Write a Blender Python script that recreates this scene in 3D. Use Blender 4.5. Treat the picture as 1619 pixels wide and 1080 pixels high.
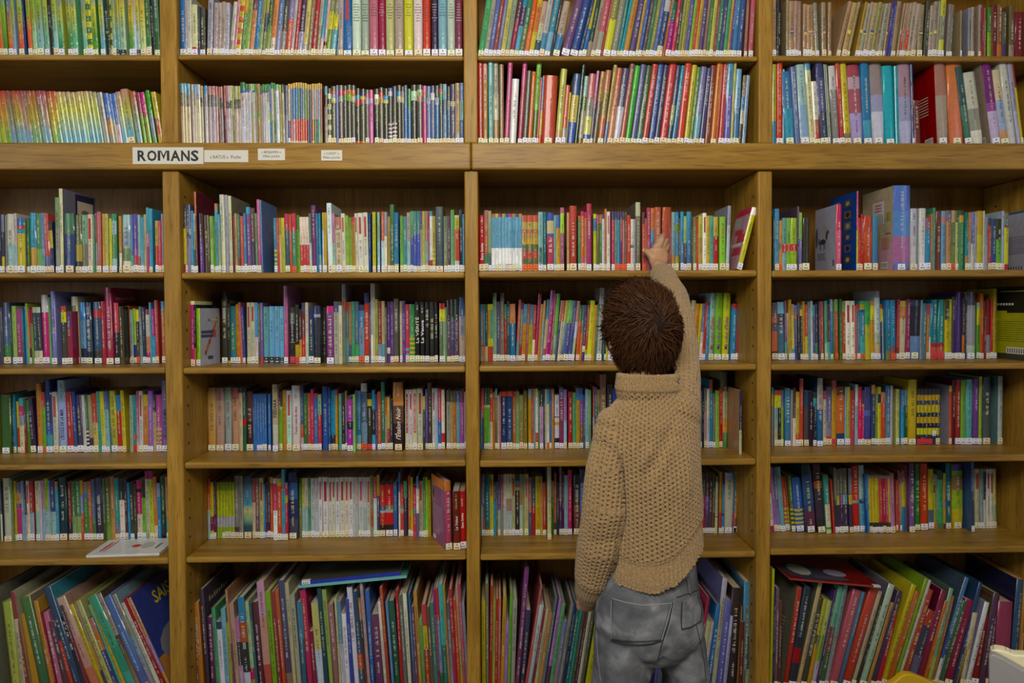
import bpy, bmesh, math, random, colorsys
import numpy as np
from mathutils import Matrix, Vector, noise
from mathutils.bvhtree import BVHTree
for o in list(bpy.data.objects): bpy.data.objects.remove(o)
S = bpy.context.scene; COL = S.collection
# ---------------------------------------------------------------- camera, world, lights, exposure
W_, H_, F_ = 1619.0, 1080.0, 1050.0
YAW, PITCH, ROLL = math.radians(1.107), math.radians(1.356), math.radians(-0.240)
SHX, SHY = 7.07, -25.2
CAM = Vector((0.0, -2.0, 1.35))
RC = (Matrix.Rotation(-YAW, 3, 'Z') @ Matrix.Rotation(math.pi/2-PITCH, 3, 'X') @ Matrix.Rotation(ROLL, 3, 'Z'))
cd = bpy.data.cameras.new('camera'); cam = bpy.data.objects.new('camera', cd); COL.objects.link(cam)
cam.matrix_world = Matrix.Translation(CAM) @ RC.to_4x4()
cd.sensor_fit = 'HORIZONTAL'; cd.sensor_width = 36.0; cd.lens = F_*36.0/W_
cd.shift_x = SHX/W_; cd.shift_y = SHY/W_; cd.clip_start = 0.05
S.camera = cam
S.view_settings.view_transform = 'Standard'; S.view_settings.look = 'None'
S.view_settings.exposure = -0.09; S.view_settings.gamma = 1.0
S.view_settings.use_curve_mapping = False
wd = bpy.data.worlds.new('room_light'); S.world = wd; wd.use_nodes = True
wd.node_tree.nodes['Background'].inputs[0].default_value = (1.0, 0.97, 0.92, 1)
wd.node_tree.nodes['Background'].inputs[1].default_value = 0.215
def area(name, loc, target, sx, sy, power, color):
    l = bpy.data.lights.new(name, 'AREA'); l.shape = 'RECTANGLE'; l.size = sx; l.size_y = sy
    l.energy = power; l.color = color
    o = bpy.data.objects.new(name, l); COL.objects.link(o); o.location = loc
    d = Vector(target)-Vector(loc); o.rotation_euler = d.to_track_quat('-Z', 'Y').to_euler()
    return o
area('ceiling_lamp', (-0.05, -2.3, 2.6), (-0.05, -0.1, 1.2), 1.2, 0.8, 58, (1.0, 0.93, 0.80))
area('window_daylight', (-3.4, -2.6, 1.9), (0, 0, 1.2), 1.3, 1.6, 30, (0.80, 0.90, 1.0))

area('side_window_daylight', (3.3, -2.5, 1.9), (0.6, 0, 1.3), 0.55, 1.7, 8, (0.74, 0.82, 1.0))

def px2w(px, py, Y):
    d = RC @ Vector(((px-W_/2+SHX)/F_, -(py-H_/2-SHY)/F_, -1.0))
    k = (Y-CAM.y)/d.y
    return CAM + d*k
def raydz(px, py):
    d = RC @ Vector(((px-W_/2+SHX)/F_, -(py-H_/2-SHY)/F_, -1.0)); return d
def w2px(p):
    q = RC.transposed() @ (Vector(p)-CAM)
    return (W_/2-SHX+F_*q.x/-q.z, H_/2+SHY-F_*q.y/-q.z)

# ---------------------------------------------------------------- helpers
def lin(c): return c/12.92 if c <= 0.04045 else ((c+0.055)/1.055)**2.4
HEX = {}
def hx(s, k=1.0):
    key = (s, k)
    if key not in HEX:
        v = [int(ch, 16)/15.0 for ch in s] if len(s) == 3 else [int(s[i:i+2], 16)/255.0 for i in (0, 2, 4)]
        HEX[key] = tuple(min(0.85, lin(x)*k) for x in v)
    return HEX[key]
class MB:
    """collects polygons with a colour per corner; build() links them as one mesh object"""
    def __init__(s): s.v = []; s.f = []; s.c = []; s.m = []; s.sm = []
    def poly(s, pts, col, mat=0, smooth=False):
        n = len(s.v); s.v.extend(pts); s.f.append(tuple(range(n, n+len(pts))))
        if isinstance(col[0], (tuple, list)): s.c.extend(col)
        else: s.c.extend([col]*len(pts))
        s.m.append(mat); s.sm.append(smooth)
    def box(s, x0, x1, y0, y1, z0, z1, col, mat=0, skip=''):
        a, b, c, d = (x0, y0, z0), (x1, y0, z0), (x1, y1, z0), (x0, y1, z0)
        e, f, g, h = (x0, y0, z1), (x1, y0, z1), (x1, y1, z1), (x0, y1, z1)
        if 'f' not in skip: s.poly((a, b, f, e), col, mat)
        if 'k' not in skip: s.poly((c, d, h, g), col, mat)
        if 'l' not in skip: s.poly((d, a, e, h), col, mat)
        if 'r' not in skip: s.poly((b, c, g, f), col, mat)
        if 't' not in skip: s.poly((e, f, g, h), col, mat)
        if 'u' not in skip: s.poly((d, c, b, a), col, mat)
    def add(s, o, M):
        n = len(s.v)
        if o.v:
            A = np.array(o.v)@np.array(M.to_3x3()).T+np.array(M.translation)
            s.v.extend(map(tuple, A))
        s.f.extend(tuple(i+n for i in f) for f in o.f); s.c.extend(o.c); s.m.extend(o.m); s.sm.extend(o.sm)
    def build(s, name, mats, parent=None, weld=False):
        me = bpy.data.meshes.new(name); me.from_pydata(s.v, [], s.f)
        if s.c:
            a = me.color_attributes.new('Col', 'FLOAT_COLOR', 'CORNER')
            arr = np.ones((len(s.c), 4), dtype=np.float32); arr[:, :3] = np.array(s.c, dtype=np.float32)
            a.data.foreach_set('color', arr.ravel())
        me.polygons.foreach_set('material_index', s.m); me.polygons.foreach_set('use_smooth', s.sm)
        for m in (mats if isinstance(mats, (list, tuple)) else [mats]): me.materials.append(m)
        if weld:
            bm = bmesh.new(); bm.from_mesh(me); bmesh.ops.remove_doubles(bm, verts=bm.verts, dist=1e-5); bm.to_mesh(me); bm.free()
        me.update()
        o = bpy.data.objects.new(name, me); COL.objects.link(o)
        if parent: o.parent = parent
        return o
def empty(name, loc=(0, 0, 0), rot=None):
    o = bpy.data.objects.new(name, None); COL.objects.link(o); o.empty_display_size = 0.05
    o.location = loc
    if rot: o.rotation_euler = rot
    return o
def tag(o, label, cat=None, group=None, kind=None):
    o['label'] = label
    if cat: o['category'] = cat
    if group: o['group'] = group
    if kind: o['kind'] = kind
    return o
def bm_obj(name, bm, mat, parent=None, smooth=False):
    me = bpy.data.meshes.new(name); bm.to_mesh(me); bm.free(); me.materials.append(mat)
    if smooth: me.polygons.foreach_set('use_smooth', [True]*len(me.polygons))
    o = bpy.data.objects.new(name, me); COL.objects.link(o)
    if parent: o.parent = parent
    return o
def bev_box(name, x0, x1, y0, y1, z0, z1, mat, parent=None, bev=0.003, seg=2):
    bm = bmesh.new(); bmesh.ops.create_cube(bm, size=1)
    for v in bm.verts:
        v.co = Vector(((x0+x1)/2+v.co.x*(x1-x0), (y0+y1)/2+v.co.y*(y1-y0), (z0+z1)/2+v.co.z*(z1-z0)))
    if bev: bmesh.ops.bevel(bm, geom=list(bm.edges), offset=bev, segments=seg, affect='EDGES', profile=0.5)
    return bm_obj(name, bm, mat, parent)

# ---------------------------------------------------------------- materials
def new_mat(name):
    m = bpy.data.materials.new(name); m.use_nodes = True; nt = m.node_tree
    return m, nt, nt.nodes['Principled BSDF']
def nd(nt, t, **kw):
    n = nt.nodes.new(t)
    for k, v in kw.items(): setattr(n, k, v)
    return n
def ramp(nt, src, stops):
    r = nd(nt, 'ShaderNodeValToRGB'); e = r.color_ramp.elements
    e[0].position, e[0].color = stops[0][0], (*stops[0][1], 1); e[1].position, e[1].color = stops[-1][0], (*stops[-1][1], 1)
    for p, c in stops[1:-1]:
        x = e.new(p); x.color = (*c, 1)
    nt.links.new(src, r.inputs[0]); return r
def bump(nt, bs, src, strength, dist):
    b = nd(nt, 'ShaderNodeBump'); b.inputs['Strength'].default_value = strength; b.inputs['Distance'].default_value = dist
    nt.links.new(src, b.inputs['Height']); nt.links.new(b.outputs[0], bs.inputs['Normal']); return b
def wood(name, axis, c0, c1, c2, rough=0.42):
    m, nt, bs = new_mat(name)
    tc = nd(nt, 'ShaderNodeTexCoord'); mp = nd(nt, 'ShaderNodeMapping')
    mp.inputs['Scale'].default_value = {'x': (0.9, 14, 14), 'z': (14, 14, 0.9)}[axis]
    nt.links.new(tc.outputs['Object'], mp.inputs[0])
    n1 = nd(nt, 'ShaderNodeTexNoise'); n1.inputs['Scale'].default_value = 2.2; n1.inputs['Detail'].default_value = 5; n1.inputs['Roughness'].default_value = 0.62; n1.inputs['Distortion'].default_value = 0.6
    nt.links.new(mp.outputs[0], n1.inputs[0])
    r1 = ramp(nt, n1.outputs[0], [(0.22, c0), (0.50, c1), (0.80, c2)])
    mp2 = nd(nt, 'ShaderNodeMapping'); mp2.inputs['Scale'].default_value = {'x': (14, 260, 260), 'z': (260, 260, 14)}[axis]
    nt.links.new(tc.outputs['Object'], mp2.inputs[0])
    n2 = nd(nt, 'ShaderNodeTexNoise'); n2.inputs['Scale'].default_value = 1.0; n2.inputs['Detail'].default_value = 2
    nt.links.new(mp2.outputs[0], n2.inputs[0])
    r2 = ramp(nt, n2.outputs[0], [(0.34, (0.62, 0.58, 0.52)), (0.47, (1, 1, 1))])
    n3 = nd(nt, 'ShaderNodeTexNoise'); n3.inputs['Scale'].default_value = 3.5; n3.inputs['Detail'].default_value = 2
    nt.links.new(tc.outputs['Object'], n3.inputs[0])
    r3 = ramp(nt, n3.outputs[0], [(0.3, (0.82, 0.80, 0.78)), (0.7, (1.08, 1.06, 1.0))])
    mx = nd(nt, 'ShaderNodeMix', data_type='RGBA', blend_type='MULTIPLY'); mx.inputs[0].default_value = 0.8
    nt.links.new(r1.outputs[0], mx.inputs[6]); nt.links.new(r2.outputs[0], mx.inputs[7])
    mx2 = nd(nt, 'ShaderNodeMix', data_type='RGBA', blend_type='MULTIPLY'); mx2.inputs[0].default_value = 1.0
    nt.links.new(mx.outputs[2], mx2.inputs[6]); nt.links.new(r3.outputs[0], mx2.inputs[7])
    nt.links.new(mx2.outputs[2], bs.inputs['Base Color']); bs.inputs['Roughness'].default_value = rough; bs.inputs['Specular IOR Level'].default_value = 0.3
    bump(nt, bs, n2.outputs[0], 0.25, 0.0006)
    return m
wd_h = wood('oak_along_shelf', 'x', (0.185, 0.094, 0.011), (0.30, 0.163, 0.022), (0.42, 0.250, 0.047), 0.42)
wd_v = wood('oak_upright', 'z', (0.185, 0.094, 0.009), (0.32, 0.174, 0.021), (0.45, 0.264, 0.042), 0.46)
wd_back = wood('oak_back_panel', 'z', (0.16, 0.070, 0.007), (0.23, 0.108, 0.012), (0.30, 0.148, 0.020), 0.5)
def col_mat(name, rough, coat=0.0, bstr=0.0, bscale=60, spec=0.5, mott=0.0):
    m, nt, bs = new_mat(name)
    at = nd(nt, 'ShaderNodeAttribute'); at.attribute_name = 'Col'
    src = at.outputs['Color']
    tc = nd(nt, 'ShaderNodeTexCoord')
    if mott:
        n = nd(nt, 'ShaderNodeTexNoise'); n.inputs['Scale'].default_value = 55; n.inputs['Detail'].default_value = 3
        nt.links.new(tc.outputs['Object'], n.inputs[0])
        r = ramp(nt, n.outputs[0], [(0.3, (1-mott,)*3), (0.7, (1+mott*0.6,)*3)])
        mx = nd(nt, 'ShaderNodeMix', data_type='RGBA', blend_type='MULTIPLY'); mx.inputs[0].default_value = 1
        nt.links.new(src, mx.inputs[6]); nt.links.new(r.outputs[0], mx.inputs[7]); src = mx.outputs[2]
    nt.links.new(src, bs.inputs['Base Color'])
    bs.inputs['Roughness'].default_value = rough; bs.inputs['Specular IOR Level'].default_value = spec
    bs.inputs['Coat Weight'].default_value = coat; bs.inputs['Coat Roughness'].default_value = 0.11
    if bstr:
        n = nd(nt, 'ShaderNodeTexNoise'); n.inputs['Scale'].default_value = bscale; n.inputs['Detail'].default_value = 2
        nt.links.new(tc.outputs['Object'], n.inputs[0]); b = bump(nt, bs, n.outputs[0], bstr, 0.0025)
        nt.links.new(b.outputs[0], bs.inputs['Coat Normal'])
    return m
m_cover = col_mat('laminated_book_cover', 0.42, 0.50, 0.30, 60, 0.22, 0.10)
m_page = col_mat('book_paper', 0.9)
m_ink = col_mat('printed_paper', 0.55)
def flat(name, col, rough=0.6, **kw):
    m, nt, bs = new_mat(name); bs.inputs['Base Color'].default_value = (*col, 1); bs.inputs['Roughness'].default_value = rough
    for k, v in kw.items(): bs.inputs[k].default_value = v
    return m
m_dark = flat('dark_hole', (0.012, 0.008, 0.004), 0.9)
m_card = flat('white_label_card', hx('ccc8bc'), 0.45)
m_black = flat('black_print', (0.012, 0.012, 0.013), 0.6)
m_grey = flat('grey_print', (0.04, 0.04, 0.045), 0.6)
# ---------------------------------------------------------------- room
fm, nt, bs = new_mat('grey_vinyl_floor')
tc = nd(nt, 'ShaderNodeTexCoord'); n = nd(nt, 'ShaderNodeTexNoise'); n.inputs['Scale'].default_value = 30; n.inputs['Detail'].default_value = 6
nt.links.new(tc.outputs['Object'], n.inputs[0]); r = ramp(nt, n.outputs[0], [(0.3, (0.16, 0.13, 0.10)), (0.7, (0.24, 0.20, 0.16))])
nt.links.new(r.outputs[0], bs.inputs['Base Color']); bs.inputs['Roughness'].default_value = 0.45
o = bev_box('floor', -4.2, 4.2, -4.4, 0.5, -0.1, 0.0, fm, bev=0); o['kind'] = 'structure'
wm = flat('painted_wall', (0.42, 0.40, 0.35), 0.8)
o = bev_box('wall_back', -4.2, 4.2, 0.36, 0.46, 0.0, 3.3, wm, bev=0); o['kind'] = 'structure'
# ---------------------------------------------------------------- bookcase
DEP = 0.30
UP = []                                  # uprights: x0, x1 at the front plane
UPX = [(-225, -198), (260, 287), (735.5, 757), (1197.5, 1220), (1663, 1688)]
for a, b in UPX: UP.append((px2w(a, 540, 0).x, px2w(b, 540, 0).x))
BAYX = [(UP[i][1], UP[i+1][0]) for i in range(4)]
BC = [(-20+260)/2, 510, 975, 1415]
case = empty('bookcase', ((UP[0][0]+UP[4][1])/2, 0.15, 0))
tag(case, 'large oak library bookcase filling the wall with four bays of shelves full of books', 'bookcase')
cx0 = case.location.copy()
def cpart(name, x0, x1, y0, y1, z0, z1, mat, bev=0.003, seg=2):
    o = bev_box(name, x0, x1, y0, y1, z0, z1, mat, None, bev, seg)
    o.parent = case; o.matrix_parent_inverse = Matrix.Translation(-cx0); return o
# y pixel of each shelf's top edge per bay and its thickness
SH = {1: ((85, 9.5), (85.5, 9), (87, 8.5), (87, 9)),
      3: ((431, 8.5), (430.5, 10), (427.5, 11), (427, 11)),
      4: ((582, 10), (580.5, 10), (577, 10), (575, 10)),
      5: ((734, 9.5), (730, 10.5), (727, 11), (720, 12)),
      6: ((884, 11), (879, 10), (874.5, 10.5), (866, 11))}
SZ = {}
zbeam1 = px2w(745, 227, 0).z; zbeam0 = px2w(745, 269.5, 0).z
ztop = 2.62; zbot = px2w(745, 1116, 0).z
for r, lst in SH.items():
    for b, (y, t) in enumerate(lst):
        z1 = px2w(BC[b], y, 0).z; z0 = px2w(BC[b], y+t, 0).z; SZ[(r, b+1)] = z1
        x0, x1 = BAYX[b]
        o = cpart('shelf', x0+0.0004, x1-0.0004, 0.002, DEP-0.003, z0, z1, wd_h, 0.0065, 3)
for b in range(4):
    SZ[(2, b+1)] = zbeam1; SZ[(7, b+1)] = zbot
    x0, x1 = BAYX[b]
    cpart('shelf', x0+0.0004, x1-0.0004, 0.012, DEP-0.003, zbot-0.03, zbot, wd_h, 0.004)
    cpart('shelf', x0+0.0004, x1-0.0004, 0.012, DEP-0.003, ztop-0.03, ztop, wd_h, 0.004)
    z = px2w(BC[b], -85, 0).z; cpart('shelf', x0+0.0004, x1-0.0004, 0.002, DEP-0.003, z, z+0.02, wd_h, 0.006)
xm = px2w(745, 250, 0).x
for i, (a, b) in enumerate(((UP[0][0], xm-0.0006), (xm+0.0006, UP[4][1]))):
    o = cpart('front_rail', a, b, -0.014, DEP-0.003, zbeam0, zbeam1-0.0003, wd_h, 0.006, 3)
cpart('back_panel', UP[0][0], UP[4][1], DEP-0.002, DEP+0.012, 0.04, ztop, wd_back, 0)
cpart('plinth', UP[0][0], UP[4][1], 0.03, 0.06, 0.0, zbot-0.031, wd_h, 0.003)
for i, (a, b) in enumerate(UP):
    o = cpart('upright', a, b, 0.0, DEP-0.003, 0.0, zbeam0-0.0004, wd_v, 0.005, 3)
    o2 = cpart('upright', a, b, 0.0, DEP-0.003, zbeam1+0.0004, ztop, wd_v, 0.005, 3)
    for side, x, lo, hi, par in ((-1, a, 0.2, zbeam0-0.03, o), (1, b, 0.2, zbeam0-0.03, o)):
        mb = MB()
        for yy in (0.035, 0.235):
            z = lo
            while z < hi:
                pts = [(x+side*0.0006, yy+0.0044*math.cos(t*math.pi/4), z+0.0044*math.sin(t*math.pi/4)) for t in range(8)]
                if side < 0: pts.reverse()
                mb.poly(pts, (0, 0, 0)); z += 0.0575
        h = mb.build('peg_holes', m_dark); h['kind'] = 'stuff'; h.parent = par
# ---------------------------------------------------------------- lettering
TXT = {}
def glyphs(s, bold=0.0, shear=0.0):
    """flat mesh of a text, height of a capital = 1, starting at x = 0"""
    key = (s, bold, shear)
    if key not in TXT:
        c = bpy.data.curves.new('t', 'FONT'); c.body = s; c.size = 1.0; c.offset = bold; c.shear = shear; c.resolution_u = 2
        o = bpy.data.objects.new('t', c); COL.objects.link(o)
        me = bpy.data.meshes.new_from_object(o.evaluated_get(bpy.context.evaluated_depsgraph_get()))
        v = [tuple(p.co) for p in me.vertices]; f = [tuple(p.vertices) for p in me.polygons]
        bpy.data.objects.remove(o); bpy.data.meshes.remove(me); bpy.data.curves.remove(c)
        k = 1/0.70; x0 = min(p[0] for p in v); w = (max(p[0] for p in v)-x0)*k
        TXT[key] = ([((p[0]-x0)*k, p[1]*k) for p in v], f, w)
    return TXT[key]
def put_text(mb, s, fn, col, mat=0, bold=0.0, shear=0.0, size=1.0, width=None):
    """fn maps (along, up) in metres to a 3D point"""
    v, f, w = glyphs(s, bold, shear); k = size; kx = (width/w) if width else size
    n = len(mb.v); mb.v.extend(fn(p[0]*kx, p[1]*k) for p in v)
    for q in f:
        mb.f.append(tuple(i+n for i in q)); mb.c.extend([col]*len(q)); mb.m.append(mat); mb.sm.append(False)
# paper signs taped on the rail
YR = -0.0148
def sign(name, l, t, r_, b, lines, label, bold=0.0, ink=None):
    p0 = px2w(l, b, YR); p1 = px2w(r_, t, YR); w = p1.x-p0.x; h = p1.z-p0.z
    e = empty(name, (p0.x, YR, p0.z)); tag(e, label, 'sign', 'paper labels taped on the middle rail')
    mb = MB(); mb.box(0, w, -0.0006, 0.0006, 0, h, hx('ccc8bc')); mb.build('card', m_card, e)
    mb = MB()
    if lines[0][0] == 'ROMANS':
        for ch, u, wd_ in zip('ROMANS', (0.07, 0.205, 0.355, 0.535, 0.685, 0.822), (0.122, 0.135, 0.165, 0.140, 0.122, 0.112)):
            if ch == 'M':      # drawn as one outline, heavy strokes
                for P_ in (((0, 0), (.22, 0), (.22, 1), (0, 1)), ((.78, 0), (1, 0), (1, 1), (.78, 1)), ((.20, 1), (.5, .12), (.5, .52), (.30, 1)), ((.80, 1), (.70, 1), (.5, .52), (.5, .12))):
                    mb.poly([(u*w+a*wd_*w, -0.0009, 0.20*h+q*0.60*h) for a, q in P_], (0.01, 0.01, 0.01))
            else: put_text(mb, ch, lambda a, q: (u*w+a, -0.0009, 0.20*h+q), (0.01, 0.01, 0.01), 0, 0.03, 0, 0.60*h, wd_*w)
        lines = []
    for s, u0, v0, uw, sz in lines:
        put_text(mb, s, lambda a, q: (u0*w+a, -0.0009, v0*h+q), (0.01, 0.01, 0.01), 0, bold, 0, sz*h, uw*w)
    mb.build('lettering', ink or m_black, e)
    return e
sign('shelf_sign', 210, 233, 321.5, 259.5, [('ROMANS', 0.07, 0.19, 0.86, 0.60)], 'large white sign reading ROMANS in bold black capitals on the rail', 0.028)
sign('shelf_sign', 323, 237.5, 392.5, 256.5, [('« RATUS »  Poche', 0.13, 0.30, 0.70, 0.28)], 'white paper label reading RATUS Poche, right beside the big ROMANS sign', 0.0, m_grey)
sign('shelf_sign', 408, 235, 450.5, 253.5, [('« BENJAMIN »', 0.13, 0.60, 0.72, 0.20), ('Milan poche', 0.20, 0.26, 0.60, 0.20)], 'small white paper label reading BENJAMIN Milan poche with worn tape around it', 0.0, m_grey)
sign('shelf_sign', 508, 237.5, 541, 254, [('« CADET »', 0.13, 0.58, 0.72, 0.22), ('Milan poche', 0.10, 0.20, 0.80, 0.22)], 'small white paper label reading CADET Milan poche, rightmost label on the rail', 0.0, m_grey)
# ---------------------------------------------------------------- books: transcription of every shelf
# @row bay x0 scale base top : crop origin and scale, then  x_right:colours(top to bottom, start %):top:flags ; _x gap ; ^tilt ; ~base
Y0 = {1: 0, 2: None, 3: None, 4: None, 5: None, 6: None, 7: 880}
CY = {'2 1 0': 125, '2 2 280': 120, '2 2 510': 120, '2 3 750': 88, '2 3 970': 88, '2 4 1215': 88, '2 4 1417': 88,
      '3 1 0': 290, '3 2 280': 295, '3 2 510': 295, '3 3 750': 310, '3 3 970': 310, '3 4 1215': 285, '3 4 1417': 285,
      '4 1 0': 445, '4 2 280': 445, '4 2 510': 445, '4 3 750': 445, '4 3 1070': 445, '4 4 1215': 450, '4 4 1417': 450,
      '5 1 0': 585, '5 2 290': 590, '5 2 510': 590, '5 3 750': 590, '5 3 1090': 585, '5 4 1215': 585, '5 4 1417': 585,
      '6 1 0': 735, '6 2 290': 735, '6 2 510': 735, '6 3 750': 735, '6 3 1090': 735, '6 4 1215': 730, '6 4 1417': 725}
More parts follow.
